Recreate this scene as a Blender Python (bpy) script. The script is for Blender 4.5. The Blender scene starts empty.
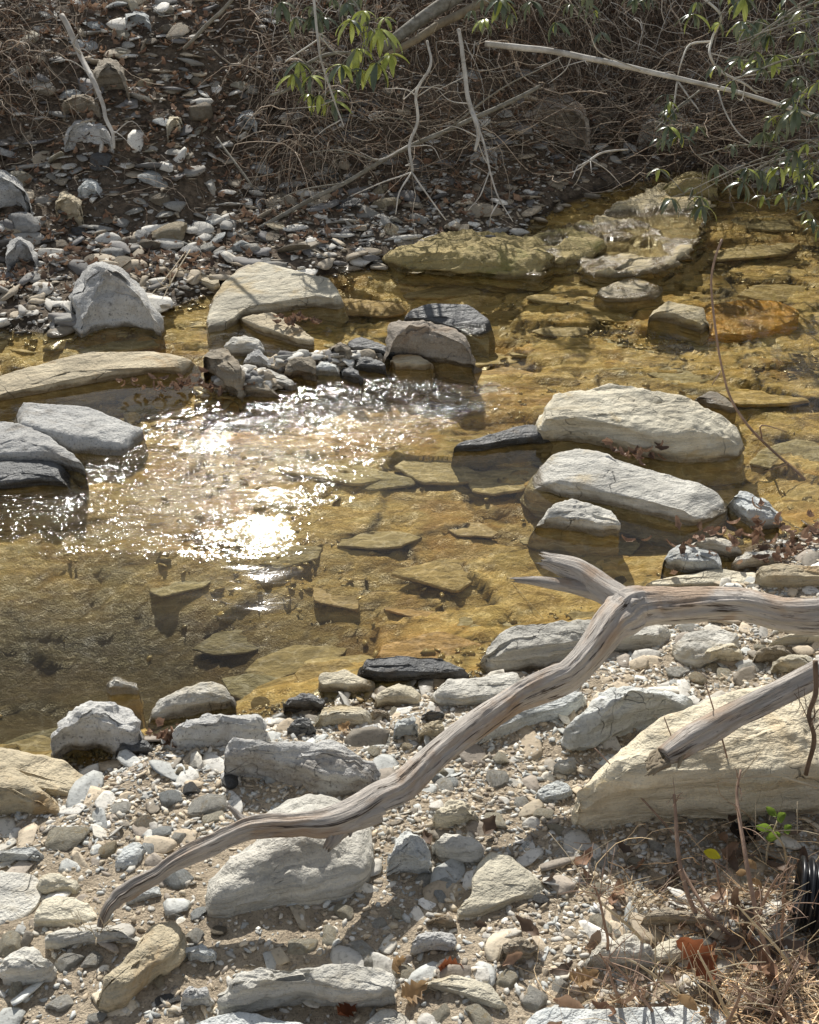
import bpy, math, random, numpy as np
from mathutils import Vector
rnd = random.Random(7)
rng = np.random.default_rng(11)
PI = math.pi
scene = bpy.context.scene
col = bpy.context.scene.collection

# ------------------------------------------------------------------ camera
W, H, F = 819, 1024, 1150.0
CAM = np.array([0.0, 0.0, 2.35]); PITCH = math.radians(33)
cp, sp = math.cos(PITCH), math.sin(PITCH)
cam_d = bpy.data.cameras.new('camera'); cam = bpy.data.objects.new('camera', cam_d); col.objects.link(cam)
cam.location = CAM; cam.rotation_euler = (PI/2-PITCH, 0, 0)
cam_d.sensor_fit = 'VERTICAL'; cam_d.sensor_height = 24; cam_d.lens = F/H*24; cam_d.clip_end = 500
scene.camera = cam

def ray(px, py):
    a, b = (px-409.5)/F, (512-py)/F
    return np.array([a, cp+b*sp, -sp+b*cp])
def P(px, py, z=0.0):                       # the point of height z seen in that direction
    d = ray(px, py); t = (z-CAM[2])/d[2]; return CAM+d*t
def PY(px, py, Y):                          # the point at distance Y
    d = ray(px, py); return CAM+d*(Y/d[1])

# ------------------------------------------------------------------ noise (numpy)
def hash3(ix, iy, iz, s=0):
    h = (ix*374761393 + iy*668265263 + iz*2147483647 + s*1274126177) & 0xffffffff
    h = ((h ^ (h >> 13))*1274126177) & 0xffffffff
    h = ((h ^ (h >> 15))*2246822519) & 0xffffffff
    return (h ^ (h >> 16))/4294967295.0
def vnoise(p, s=0):                          # value noise -1..1, p (N,3)
    p = np.asarray(p, float); i = np.floor(p).astype(np.int64); f = p-i; f = f*f*f*(f*(f*6-15)+10)
    r = 0
    for dx in (0, 1):
        wx = f[:, 0] if dx else 1-f[:, 0]
        for dy in (0, 1):
            wy = f[:, 1] if dy else 1-f[:, 1]
            for dz in (0, 1):
                wz = f[:, 2] if dz else 1-f[:, 2]
                r = r + wx*wy*wz*hash3(i[:, 0]+dx, i[:, 1]+dy, i[:, 2]+dz, s)
    return r*2-1
def fbm(p, s=0, o=4, g=.5):
    p = np.asarray(p, float); r = 0; a = 1; t = 0
    for k in range(o):
        r = r+a*vnoise(p*(2.03**k)+k*17.3, s+k); t += a; a *= g
    return r/t
def xyz(x, y, z=0.0): return np.stack([x, y, np.zeros_like(x)+z], -1)
def voro(x, y, s=0):                         # cell id random, distance to edge
    ix = np.floor(x).astype(np.int64); iy = np.floor(y).astype(np.int64)
    d1 = np.full(x.shape, 9.); d2 = np.full(x.shape, 9.); cid = np.zeros(x.shape)
    for dx in (-1, 0, 1):
        for dy in (-1, 0, 1):
            cx, cy = ix+dx, iy+dy; z0 = np.zeros_like(cx)
            fx = cx+hash3(cx, cy, z0, s); fy = cy+hash3(cx, cy, z0+1, s); c = hash3(cx, cy, z0+2, s)
            d = np.hypot(x-fx, y-fy); new = d < d1
            d2 = np.where(new, d1, np.minimum(d2, d)); cid = np.where(new, c, cid); d1 = np.where(new, d, d1)
    return cid, d2-d1
def sstep(a, b, x):
    t = np.clip((x-a)/(b-a), 0, 1); return t*t*(3-2*t)

# ------------------------------------------------------------------ terrain
near_px = [(-60, 800), (0, 790), (60, 775), (110, 770), (180, 735), (270, 722), (380, 705), (450, 690), (540, 665), (640, 640), (700, 600), (770, 560), (819, 532), (900, 500)]
far_px = [(-80, 340), (0, 330), (60, 334), (150, 318), (190, 300), (240, 285), (340, 272), (400, 262), (500, 244), (560, 205), (640, 180), (700, 168), (760, 185), (819, 200), (900, 196)]
NP = np.array([P(*q)[:2] for q in near_px]); FP = np.array([P(*q)[:2] for q in far_px])
def edge(A, x, sl, sr):
    o = np.argsort(A[:, 0]); A = A[o]
    r = np.interp(x, A[:, 0], A[:, 1])
    return r+np.where(x < A[0, 0], (x-A[0, 0])*sl, 0)+np.where(x > A[-1, 0], (x-A[-1, 0])*sr, 0)
SHOAL = [(300, 366, .34, .11, .125), (370, 356, .28, .09, .10), (245, 385, .14, .08, .09), (690, 545, .3, .1, .05), (262, 388, .25, .10, .07), (0, 480, .55, .22, .035)]
def ground(x, y, fine=True):
    x = np.atleast_1d(np.asarray(x, float)); y = np.atleast_1d(np.asarray(y, float))
    wob = .05*vnoise(xyz(x*3, y*3), 3)
    dn = edge(NP, x, .1, .25)-y+wob
    df = y-edge(FP, x, .1, .12)+wob
    # channel
    deep = .07+.035*vnoise(xyz(x*1.1, y*1.3), 5)
    lp = P(90, 625)[:2]; deep = deep+.24*np.exp(-(((x-lp[0]+.3)/1.1)**2+((y-lp[1])/.42)**2))
    rf = P(330, 440)[:2]; deep = deep-.05*np.exp(-(((x-rf[0])/.9)**2+((y-rf[1])/.35)**2))
    e = np.minimum(-dn, -df)
    zc = -deep*sstep(0, .5, e)-.02*np.clip(e/.1, 0, 1)
    for px, py, rx, ry, hh in SHOAL:
        c = P(px, py); zc = zc+hh*np.exp(-((x-c[0])/rx)**2-((y-c[1])/ry)**2)
    zn = .13*dn-.0+.05*sstep(0, .2, dn)
    zn = np.where(dn > 2.2, .13*2.2+.05+(dn-2.2)*.3, zn)
    zn = np.minimum(zn, 1.0)
    wb = 1.05-.55*sstep(-.8, 1.0, x)+.2*vnoise(xyz(x*.9, y*0), 8)
    d2 = np.maximum(df-wb, 0)
    sl = .44+.20*sstep(-.9, .6, x)
    zf = .10*np.minimum(df, wb)+.03*sstep(0, .15, df)+np.where(d2 < 1.9, sl*d2, sl*1.9+(d2-1.9)*.16)
    zf = np.minimum(zf, 9)
    z = np.where(dn > 0, zn, np.where(df > 0, zf, zc))
    if fine:
        bank = np.clip(df, 0, 1)
        z = z+bank*.09*fbm(xyz(x*2.2, y*2.2), 21, 4)+.012*fbm(xyz(x*9, y*9), 22, 3)*np.clip(np.maximum(dn, df)*4, 0, 1)
    return z
def chan(x, y): return np.minimum(-(edge(NP, x, .1, .25)-y), -(y-edge(FP, x, .1, .12)))
def hit(px, py, water=True, fine=True):
    d = ray(px, py); t = np.arange(1.5, 16, .01); q = CAM+d*t[:, None]
    g = ground(q[:, 0], q[:, 1], False)
    if water: g = np.maximum(g, 0)
    k = np.argmax(q[:, 2] < g)
    if q[k, 2] >= g[k]: k = len(t)-1
    if not fine or q[k, 1] < 5: return q[k]
    t = np.arange(t[k]-.35, t[k]+.35, .01); q = CAM+d*t[:, None]; g = np.maximum(ground(q[:, 0], q[:, 1], True), 0); k = np.argmax(q[:, 2] < g)
    return q[k]
def gz(x, y): return float(ground(x, y)[0])

# ------------------------------------------------------------------ materials
def mat(name):
    m = bpy.data.materials.new(name); m.use_nodes = True; nt = m.node_tree; nt.nodes.clear()
    return m, nt, nt.links
class NB:
    def __init__(s, nt): s.nt = nt
    def n(s, t, ins=None, **kw):
        nd = s.nt.nodes.new(t)
        for k, v in kw.items(): setattr(nd, k, v)
        for k, v in (ins or {}).items():
            sk = nd.inputs[k]
            if isinstance(v, bpy.types.NodeSocket): s.nt.links.new(v, sk)
            else: sk.default_value = v
        return nd
    def ramp(s, fac, stops):
        r = s.n('ShaderNodeValToRGB', {0: fac}); e = r.color_ramp.elements
        while len(e) < len(stops): e.new(.5)
        for q, (p, c) in zip(e, stops): q.position = p; q.color = (*c, 1) if len(c) == 3 else c
        return r.outputs[0]
    def mix(s, f, a, b, bt='MIX'):
        m = s.n('ShaderNodeMix', data_type='RGBA', blend_type=bt)
        for k, v in ((0, f), (6, a), (7, b)):
            if isinstance(v, bpy.types.NodeSocket): s.nt.links.new(v, m.inputs[k])
            else: m.inputs[k].default_value = (*v, 1) if isinstance(v, tuple) and len(v) == 3 else v
        return m.outputs[2]
    def math(s, op, a, b=0.0, c=0.0, clamp=False):
        m = s.n('ShaderNodeMath', {0: a, 1: b, 2: c}, operation=op, use_clamp=clamp); return m.outputs[0]
    def noise(s, vec, sc, det=4, rough=.55, dist=0.0):
        return s.n('ShaderNodeTexNoise', {'Vector': vec, 'Scale': sc, 'Detail': det, 'Roughness': rough, 'Distortion': dist}).outputs[0]
    def mr(s, v, a, b, c=0.0, d=1.0):
        return s.n('ShaderNodeMapRange', {0: v, 1: a, 2: b, 3: c, 4: d}, interpolation_type='SMOOTHSTEP').outputs[0]
    def mapv(s, vec, sc=(1, 1, 1), rot=(0, 0, 0), loc=(0, 0, 0)):
        return s.n('ShaderNodeMapping', {0: vec, 1: loc, 2: rot, 3: sc}).outputs[0]

def wetness(b, color, rough, zs=.032, golden=(.46, .34, .15)):
    """stone is dark and shiny at the waterline, ochre with algae below it"""
    geo = b.n('ShaderNodeNewGeometry').outputs['Position']
    z = b.n('ShaderNodeSeparateXYZ', {0: geo}).outputs[2]
    nz = b.noise(geo, 9, 3)
    zz = b.math('ADD', z, b.math('MULTIPLY', b.math('SUBTRACT', nz, .5), -.06))
    wet = b.mr(zz, zs, zs-.02)
    sub = b.mr(z, .002, -.012)
    dark = b.mix(1.0, color, (.42, .38, .32), 'MULTIPLY')
    c = b.mix(wet, color, dark)
    g2 = b.mix(b.mr(b.noise(geo, 14, 5), .35, .65), golden, (golden[0]*.55, golden[1]*.6, golden[2]*.7))
    g3 = b.mix(.35, g2, color)
    c = b.mix(sub, c, g3)  # submerged stone also takes the water's tint in its base colour
    r = b.math('MULTIPLY_ADD', wet, -(rough-.16), rough)
    return c, r

def rock_mat(name, c1, c2, stain, streak=1.0, speck=.5, rot=(.25, .1, .3), fol=1.0, rough=.85):
    m, nt, L = mat(name); b = NB(nt)
    tc = b.n('ShaderNodeTexCoord').outputs['Object']
    ir = b.n('ShaderNodeObjectInfo').outputs['Random']
    off = b.n('ShaderNodeCombineXYZ', {0: b.math('MULTIPLY', ir, 37), 1: b.math('MULTIPLY', ir, 91), 2: 0.0}).outputs[0]
    v = b.n('ShaderNodeVectorMath', {0: tc, 1: off}, operation='ADD').outputs[0]
    vr = b.mapv(v, (1, 1, 1), rot)
    vs = b.mapv(vr, (2.2, 3.0, 26))
    s1 = b.noise(vs, 1.6, 6, .62, .4)
    n1 = b.noise(v, 4.5, 6, .6, .3)
    n2 = b.noise(v, 22, 5, .65)
    n3 = b.noise(v, 120, 3, .6)
    c = b.mix(b.mr(n1, .3, .7), (*c1,), (*c2,))
    c = b.mix(b.math('MULTIPLY', b.mr(s1, .42, .62), .55*streak), c, tuple(q*.55 for q in c1))
    c = b.mix(b.math('MULTIPLY', b.mr(b.noise(v, 3.1, 5, .65, .8), .52, .68), .8), c, (*stain,))
    c = b.mix(b.math('MULTIPLY', b.mr(n2, .56, .74), .5*speck), c, (.06, .058, .05))
    c = b.mix(b.math('MULTIPLY', b.mr(n3, .55, .72), .55*speck), c, (.09, .085, .075))
    c = b.mix(b.math('MULTIPLY', b.mr(n3, .42, .30), .35*speck), c, (.7, .68, .6))
    # thin cracks
    vo = b.n('ShaderNodeTexVoronoi', {'Vector': b.mapv(b.n('ShaderNodeVectorMath', {0: vr, 1: b.n('ShaderNodeTexNoise', {'Vector': v, 'Scale': 3.0}).outputs[1]}, operation='ADD').outputs[0], (2.2, 3.5, 7)), 'Scale': 1.0}, feature='DISTANCE_TO_EDGE').outputs[0]
    crack = b.math('MULTIPLY', b.mr(vo, .010, .0), b.mr(n1, .54, .66))
    c = b.mix(b.math('MULTIPLY', crack, .6), c, (.05, .045, .04))
    br = b.math('MULTIPLY_ADD', ir, .3, .86)
    c = b.mix(1.0, c, b.n('ShaderNodeCombineColor', {0: br, 1: br, 2: br}).outputs[0], 'MULTIPLY')
    c, r = wetness(b, c, rough, golden=(.95, .48, .10) if name.startswith('orange') else (.46, .34, .15))
    hgt = b.math('ADD', b.math('MULTIPLY', s1, 1.0*fol), b.math('ADD', b.math('MULTIPLY', n2, .9), b.math('MULTIPLY', n3, .25)))
    hgt = b.math('SUBTRACT', hgt, b.math('MULTIPLY', crack, .8))
    bp = b.n('ShaderNodeBump', {'Strength': .9, 'Distance': .022, 'Height': hgt}).outputs[0]
    bs = b.n('ShaderNodeBsdfPrincipled', {'Base Color': c, 'Roughness': r, 'Normal': bp, 'Specular IOR Level': .35})
    o = b.n('ShaderNodeOutputMaterial', {0: bs.outputs[0]})
    return m
M = {}
M['pale'] = rock_mat('pale_grey_stone', (.80, .77, .68), (.56, .54, .48), (.50, .42, .28), 1.2, .5)
M['cream'] = rock_mat('cream_stone', (.80, .74, .58), (.58, .52, .39), (.54, .42, .23), 1.2, .4)
M['tan'] = rock_mat('tan_stone', (.72, .62, .43), (.56, .47, .32), (.48, .31, .14), 1, .5)
M['gold'] = rock_mat('yellow_ochre_sandstone', (.88, .79, .59), (.76, .68, .51), (.70, .57, .37), .9, .35)
M['blue'] = rock_mat('blue_grey_stone', (.58, .61, .60), (.76, .77, .73), (.36, .34, .28), .7, .8)
M['granite'] = rock_mat('speckled_grey_stone', (.68, .67, .63), (.46, .455, .44), (.32, .28, .23), .3, 1.3, fol=.3)
M['slate'] = rock_mat('dark_slate', (.13, .135, .14), (.20, .20, .19), (.12, .09, .06), 1, .5, rough=.5)
M['brown'] = rock_mat('brown_grey_stone', (.40, .34, .25), (.29, .25, .19), (.32, .21, .11), 1, .7)
M['pink'] = rock_mat('pinkish_grey_stone', (.50, .43, .35), (.40, .35, .28), (.38, .28, .19), .5, 1.0, fol=.4)
M['moss'] = rock_mat('mossy_ochre_bedrock', (.55, .43, .19), (.38, .30, .12), (.24, .22, .06), 1, .7)
M['white'] = rock_mat('white_veined_bedrock', (.68, .58, .38), (.40, .31, .14), (.50, .37, .15), 1.6, .6)
M['orange'] = rock_mat('orange_algae_stone', (.88, .54, .16), (.70, .42, .12), (.30, .16, .04), 1, .4)

def simple_mat(name, c1, c2, sc=8, rough=.8, bump=.4, trans=0, spec=.3, det=5, vary=.0):
    m, nt, L = mat(name); b = NB(nt)
    tc = b.n('ShaderNodeTexCoord').outputs['Object']
    n = b.noise(tc, sc, det, .6); c = b.mix(b.mr(n, .3, .7), c1, c2)
    if vary:
        at = b.n('ShaderNodeAttribute', attribute_name='tint').outputs['Color']
        c = b.mix(1.0, c, at, 'MULTIPLY')
    bp = b.n('ShaderNodeBump', {'Strength': bump, 'Distance': .01, 'Height': n}).outputs[0]
    bs = b.n('ShaderNodeBsdfPrincipled', {'Base Color': c, 'Roughness': rough, 'Normal': bp, 'Specular IOR Level': spec}).outputs[0]
    if trans:
        t = b.n('ShaderNodeBsdfTranslucent', {'Color': b.mix(.5, c, tuple(min(1, q*1.6) for q in c1))}).outputs[0]
        bs = b.n('ShaderNodeMixShader', {0: trans, 1: bs, 2: t}).outputs[0]
    b.n('ShaderNodeOutputMaterial', {0: bs})
    return m
M['litter'] = simple_mat('dry_leaf', (.25, .185, .14), (.16, .115, .085), 30, .6, .3, .15, vary=1)
M['redleaf'] = simple_mat('red_brown_leaf', (.30, .11, .05), (.20, .07, .035), 30, .5, .4, .3)
M['tanleaf'] = simple_mat('tan_leaf', (.48, .33, .18), (.36, .24, .13), 30, .6, .4, .3)
M['twig'] = simple_mat('grey_twig_bark', (.36, .32, .27), (.22, .19, .155), 40, .8, .5, vary=1)
M['whitewood'] = simple_mat('bleached_wood', (.78, .74, .67), (.42, .38, .32), 9, .7, .4)
M['greybark'] = simple_mat('grey_bark', (.34, .32, .27), (.18, .16, .12), 25, .85, .8)
M['brownbark'] = simple_mat('brown_bark', (.22, .15, .10), (.13, .09, .06), 40, .8, .6)
M['straw'] = simple_mat('dry_straw', (.74, .64, .46), (.54, .44, .31), 20, .7, .2, .2, vary=1)
M['redstem'] = simple_mat('red_brown_stem', (.42, .29, .21), (.27, .18, .13), 40, .7, .3)
M['rhodo'] = simple_mat('evergreen_leaf', (.11, .13, .075), (.19, .21, .135), 15, .30, .2, .18, .5, vary=1)
M['greenleaf'] = simple_mat('fresh_green_leaf', (.22, .32, .05), (.15, .24, .04), 15, .5, .2, .4)
M['yellowleaf'] = simple_mat('yellow_leaf', (.62, .58, .04), (.50, .48, .04), 15, .5, .2, .4)
M['tallow'] = simple_mat('pale_lichen_wood', (.30, .25, .17), (.20, .16, .11), 20, .8, .5)
M['pipe'] = simple_mat('black_plastic', (.012, .013, .016), (.018, .019, .022), 60, .32, .05, spec=.5)

# gravel: colour per pebble from an attribute
def gravel_mat():
    m, nt, L = mat('gravel_stone'); b = NB(nt)
    geo = b.n('ShaderNodeNewGeometry').outputs['Position']
    at = b.n('ShaderNodeAttribute', attribute_name='tint').outputs['Color']
    n = b.noise(geo, 90, 4, .6); c = b.mix(b.math('MULTIPLY', b.mr(n, .5, .75), .6), at, (.10, .09, .08))
    c = b.mix(b.math('MULTIPLY', b.mr(b.noise(geo, 6, 3), .5, .75), .35), c, (.24, .18, .11))
    c, r = wetness(b, c, .8, .022)
    bp = b.n('ShaderNodeBump', {'Strength': .5, 'Distance': .006, 'Height': n}).outputs[0]
    bs = b.n('ShaderNodeBsdfPrincipled', {'Base Color': c, 'Roughness': r, 'Normal': bp, 'Specular IOR Level': .35}).outputs[0]
    b.n('ShaderNodeOutputMaterial', {0: bs}); return m
M['gravel'] = gravel_mat()

def ground_mat():
    m, nt, L = mat('creek_ground'); b = NB(nt)
    geo = b.n('ShaderNodeNewGeometry').outputs['Position']
    sx = b.n('ShaderNodeSeparateXYZ', {0: geo}); z = sx.outputs[2]; y = sx.outputs[1]
    n1 = b.noise(geo, 3, 5); n2 = b.noise(geo, 26, 6, .7); n3 = b.noise(geo, 150, 3, .7)
    sand = b.mix(b.mr(n2, .3, .7), (.72, .60, .44), (.48, .39, .28))
    sand = b.mix(b.math('MULTIPLY', b.mr(n3, .5, .7), .6), sand, (.13, .11, .09))
    soil = b.mix(b.mr(n2, .35, .65), (.10, .078, .056), (.26, .20, .14))
    land = b.mix(b.mr(y, 4.2, 5.0), sand, soil)
    bed = b.n('ShaderNodeAttribute', attribute_name='bed').outputs['Color']
    # creek bed: ochre plates, olive algae, orange patches
    st = b.mapv(geo, (1.2, 3.6, 1))
    s1 = b.noise(st, 5, 6, .65, .6)
    g = b.ramp(s1, [(.28, (.14, .10, .04)), (.38, (.46, .31, .12)), (.50, (.82, .60, .27)), (.70, (.92, .75, .42))])
    g = b.mix(b.math('MULTIPLY', b.mr(b.noise(geo, 2.2, 4, .6, .5), .52, .64), .7), g, (.60, .35, .12))
    g = b.mix(b.math('MULTIPLY', b.mr(b.noise(geo, 3.3, 4), .55, .7), .35), g, (.54, .44, .17))
    g = b.mix(b.math('MULTIPLY', b.mr(n3, .5, .75), .3), g, (.16, .12, .05))
    g = b.mix(1.0, g, bed, 'MULTIPLY')
    dp = b.mr(z, -.10, -.30); g = b.mix(b.math('MULTIPLY', dp, .88), g, (.06, .052, .034))  # dimness of the deep pool painted into the bed colour
    wl = b.mr(b.math('ADD', z, b.math('MULTIPLY', b.math('SUBTRACT', n2, .5), .03)), .03, .008)
    land = b.mix(wl, land, b.mix(1.0, land, (.4, .36, .3), 'MULTIPLY'))
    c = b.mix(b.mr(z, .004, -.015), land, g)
    r = b.math('MULTIPLY_ADD', wl, -.6, .9)
    h = b.math('ADD', n2, b.math('MULTIPLY', n3, .4))
    bp = b.n('ShaderNodeBump', {'Strength': 1.0, 'Distance': .03, 'Height': h}).outputs[0]
    bs = b.n('ShaderNodeBsdfPrincipled', {'Base Color': c, 'Roughness': r, 'Normal': bp, 'Specular IOR Level': .3}).outputs[0]
    b.n('ShaderNodeOutputMaterial', {0: bs}); return m
M['ground'] = ground_mat()

def water_mat():
    m, nt, L = mat('creek_water'); b = NB(nt)
    geo = b.n('ShaderNodeNewGeometry').outputs['Position']
    rip = b.n('ShaderNodeAttribute', attribute_name='riffle').outputs['Fac']
    a = b.noise(b.mapv(geo, (1, 1.6, 1)), 20, 3, .6, .6)
    c = b.noise(geo, 62, 2, .6, .3)
    h = b.math('ADD', b.math('MULTIPLY', a, b.math('MULTIPLY_ADD', rip, .0150, .0004)), b.math('MULTIPLY', c, b.math('MULTIPLY_ADD', rip, .0030, .00005)))
    bp = b.n('ShaderNodeBump', {'Strength': 1.0, 'Distance': 1.0, 'Height': h}).outputs[0]
    # light gathered by ripples: net-like variation in how much the surface lets through
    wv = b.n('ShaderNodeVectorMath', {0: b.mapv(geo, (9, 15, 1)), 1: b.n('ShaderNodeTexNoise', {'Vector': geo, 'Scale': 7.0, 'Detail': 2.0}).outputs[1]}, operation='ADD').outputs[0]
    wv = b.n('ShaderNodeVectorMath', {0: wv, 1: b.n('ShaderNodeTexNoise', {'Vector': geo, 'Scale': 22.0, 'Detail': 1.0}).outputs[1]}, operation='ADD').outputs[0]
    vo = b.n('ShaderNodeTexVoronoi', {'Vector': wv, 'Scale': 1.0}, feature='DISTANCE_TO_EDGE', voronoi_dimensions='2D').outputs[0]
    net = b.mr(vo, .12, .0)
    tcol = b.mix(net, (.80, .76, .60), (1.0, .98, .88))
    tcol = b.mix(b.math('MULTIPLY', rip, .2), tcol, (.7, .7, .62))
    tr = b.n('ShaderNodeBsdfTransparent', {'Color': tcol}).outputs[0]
    gl = b.n('ShaderNodeBsdfGlossy', {'Color': (1, 1, 1, 1), 'Roughness': b.math('MULTIPLY_ADD', rip, .04, .035), 'Normal': bp}).outputs[0]
    dt = b.math('ABSOLUTE', b.n('ShaderNodeVectorMath', {0: bp, 1: b.n('ShaderNodeNewGeometry').outputs['Incoming']}, operation='DOT_PRODUCT').outputs['Value'])
    fr = b.math('MULTIPLY_ADD', b.math('POWER', b.math('SUBTRACT', 1.0, dt, clamp=True), 5.0), .98, .02, True)   # Schlick, the same from both sides
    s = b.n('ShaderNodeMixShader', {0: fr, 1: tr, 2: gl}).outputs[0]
    b.n('ShaderNodeOutputMaterial', {0: s}); return m
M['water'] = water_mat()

def wood_mat(name, silver, tan, dark):
    m, nt, L = mat(name); b = NB(nt)
    uv = b.n('ShaderNodeUVMap', uv_map='grain').outputs[0]
    v = b.mapv(uv, (1, 1, 1))
    v1 = b.mapv(uv, (9, 5, 1)); v2 = b.mapv(uv, (30, 9, 1)); v3 = b.mapv(uv, (1.2, 3, 1))
    g1 = b.noise(v1, 1, 6, .65, .5); g2 = b.noise(v2, 1, 5, .7, .2); g3 = b.noise(v3, 1.3, 4, .6, .6)
    c = b.mix(b.mr(g1, .35, .65), silver, tuple(q*.72 for q in silver))
    c = b.mix(b.math('MULTIPLY', b.mr(g3, .46, .62), .8), c, tan)
    spl = b.noise(b.mapv(uv, (6, 1.6, 1)), 1.0, 5, .7, .3); c = b.mix(b.math('MULTIPLY', b.mr(spl, .575, .60), b.mr(spl, .645, .62)), c, dark)
    c = b.mix(b.math('MULTIPLY', b.mr(g2, .55, .68), .75), c, dark)
    c = b.mix(b.math('MULTIPLY', b.mr(g1, .40, .33), .8), c, tuple(q*1.6 for q in dark))
    h = b.math('ADD', b.math('MULTIPLY', g1, 1), b.math('MULTIPLY', g2, .8))
    bp = b.n('ShaderNodeBump', {'Strength': 1.0, 'Distance': .012, 'Height': h}).outputs[0]
    bs = b.n('ShaderNodeBsdfPrincipled', {'Base Color': c, 'Roughness': .72, 'Normal': bp, 'Specular IOR Level': .3}).outputs[0]
    b.n('ShaderNodeOutputMaterial', {0: bs}); return m
M['drift'] = wood_mat('weathered_driftwood', (.66, .60, .53), (.46, .32, .21), (.08, .06, .045))

# ------------------------------------------------------------------ mesh helpers
def link_mesh(name, v, f, m, parent=None, smooth=True, loc=None, sharp=None):
    v = np.asarray(v, float)
    if loc is None: loc = np.zeros(3)
    me = bpy.data.meshes.new(name); me.from_pydata((v-loc).tolist(), [], f if isinstance(f, list) else f.tolist()); me.update()
    if smooth: me.polygons.foreach_set('use_smooth', [True]*len(me.polygons))
    if sharp: me.set_sharp_from_angle(angle=math.radians(sharp))
    me.materials.append(m)
    o = bpy.data.objects.new(name, me); o.location = loc; col.objects.link(o)
    if parent: o.parent = parent
    return o
def fast_mesh(name, V, Fc, m, tint=None, smooth=False):
    """V (n,3), Fc (k, s) equal sized faces"""
    me = bpy.data.meshes.new(name); s = Fc.shape[1]
    me.vertices.add(len(V)); me.vertices.foreach_set('co', V.astype(np.float32).ravel())
    me.loops.add(Fc.size); me.loops.foreach_set('vertex_index', Fc.astype(np.int32).ravel())
    me.polygons.add(len(Fc)); me.polygons.foreach_set('loop_start', np.arange(0, Fc.size, s, dtype=np.int32))
    me.update(calc_edges=True)
    if smooth: me.polygons.foreach_set('use_smooth', np.ones(len(Fc), bool))
    if tint is not None: add_col(me, 'tint', tint)
    me.materials.append(m)
    o = bpy.data.objects.new(name, me); col.objects.link(o); return o
def add_col(me, nm, c):
    a = me.attributes.new(nm, 'FLOAT_COLOR', 'POINT')
    c4 = np.concatenate([c, np.ones((len(c), 1))], 1) if c.shape[1] == 3 else c
    a.data.foreach_set('color', c4.astype(np.float32).ravel())
def tag(o, label, cat, group=None, kind=None):
    if label: o['label'] = label
    if cat: o['category'] = cat
    if group: o['group'] = group
    if kind: o['kind'] = kind
    return o
def empty(name, loc, label, cat, group=None):
    o = bpy.data.objects.new(name, None); o.location = loc; o.empty_display_size = .1; col.objects.link(o); return tag(o, label, cat, group)

def frames(p):
    t = np.gradient(p, axis=0); t /= np.linalg.norm(t, axis=1)[:, None]+1e-9
    up = np.array([0, 0, 1.]) if abs(t[0, 2]) < .9 else np.array([1., 0, 0])
    n = np.cross(t[0], up); n /= np.linalg.norm(n); N = [n]
    for i in range(1, len(p)):
        n = N[-1]-t[i]*np.dot(N[-1], t[i]); n /= np.linalg.norm(n)+1e-9; N.append(n)
    N = np.array(N); return t, N, np.cross(t, N)
def catmull(pts, k):
    p = np.asarray(pts, float)
    if len(p) < 3:
        t = np.linspace(0, 1, k+1)[:, None]; return p[0]*(1-t)+p[1]*t
    q = np.vstack([2*p[0]-p[1], p, 2*p[-1]-p[-2]]); out = []
    for i in range(1, len(q)-2):
        for j in range(k):
            t = j/k; a, b2, c, d = q[i-1], q[i], q[i+1], q[i+2]
            out.append(.5*((2*b2)+(-a+c)*t+(2*a-5*b2+4*c-d)*t*t+(-a+3*b2-3*c+d)*t**3))
    out.append(q[-2]); return np.array(out)
def tube(pts, rad, sides=6, k=4, groove=0, wob=0, seed=0, ends=True):
    """returns verts, faces, uv(per vert); rad per control point; ring 0 at start"""
    q = catmull(np.column_stack([np.asarray(pts, float), np.asarray(rad, float)]), k)
    p, r = q[:, :3], np.maximum(q[:, 3], .0004)
    if wob: p = p+wob*np.stack([fbm(xyz(np.arange(len(p))*.35*4/k*.6, np.zeros(len(p))+7*a, seed), 40+a, 2) for a in range(3)], -1)
    t, N, B = frames(p); s = np.concatenate([[0], np.cumsum(np.linalg.norm(np.diff(p, axis=0), axis=1))])
    th = np.arange(sides)*2*PI/sides
    V = []
    for i in range(len(p)):
        rr = np.full(sides, r[i])
        if groove:
            tw = th+s[i]*1.5
            a = xyz(np.cos(tw)*1.8, np.sin(tw)*1.8, s[i]*1.6+seed); bq = xyz(np.cos(tw)*5.5, np.sin(tw)*5.5, s[i]*2.2+seed)
            rr = rr*(1+groove*vnoise(a, 50)+groove*.55*vnoise(bq, 51)-groove*.8*np.maximum(0, vnoise(bq*1.3, 52)-.45))
        V.append(p[i]+rr[:, None]*(np.cos(th)[:, None]*N[i]+np.sin(th)[:, None]*B[i]))
    V = np.concatenate(V); n = len(p); Fc = []
    for i in range(n-1):
        for j in range(sides):
            a = i*sides+j; b2 = i*sides+(j+1) % sides; Fc.append((a, b2, b2+sides, a+sides))
    uv = np.stack([np.tile(th/(2*PI), n), np.repeat(s, sides)], -1)
    if ends:
        V = np.vstack([V, p[0], p[-1]]); uv = np.vstack([uv, [0.5, 0], [0.5, s[-1]]])
        for j in range(sides):
            Fc.append((n*sides, (j+1) % sides, j)); Fc.append((n*sides+1, (n-1)*sides+j, (n-1)*sides+(j+1) % sides))
    return V, Fc, uv
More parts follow.
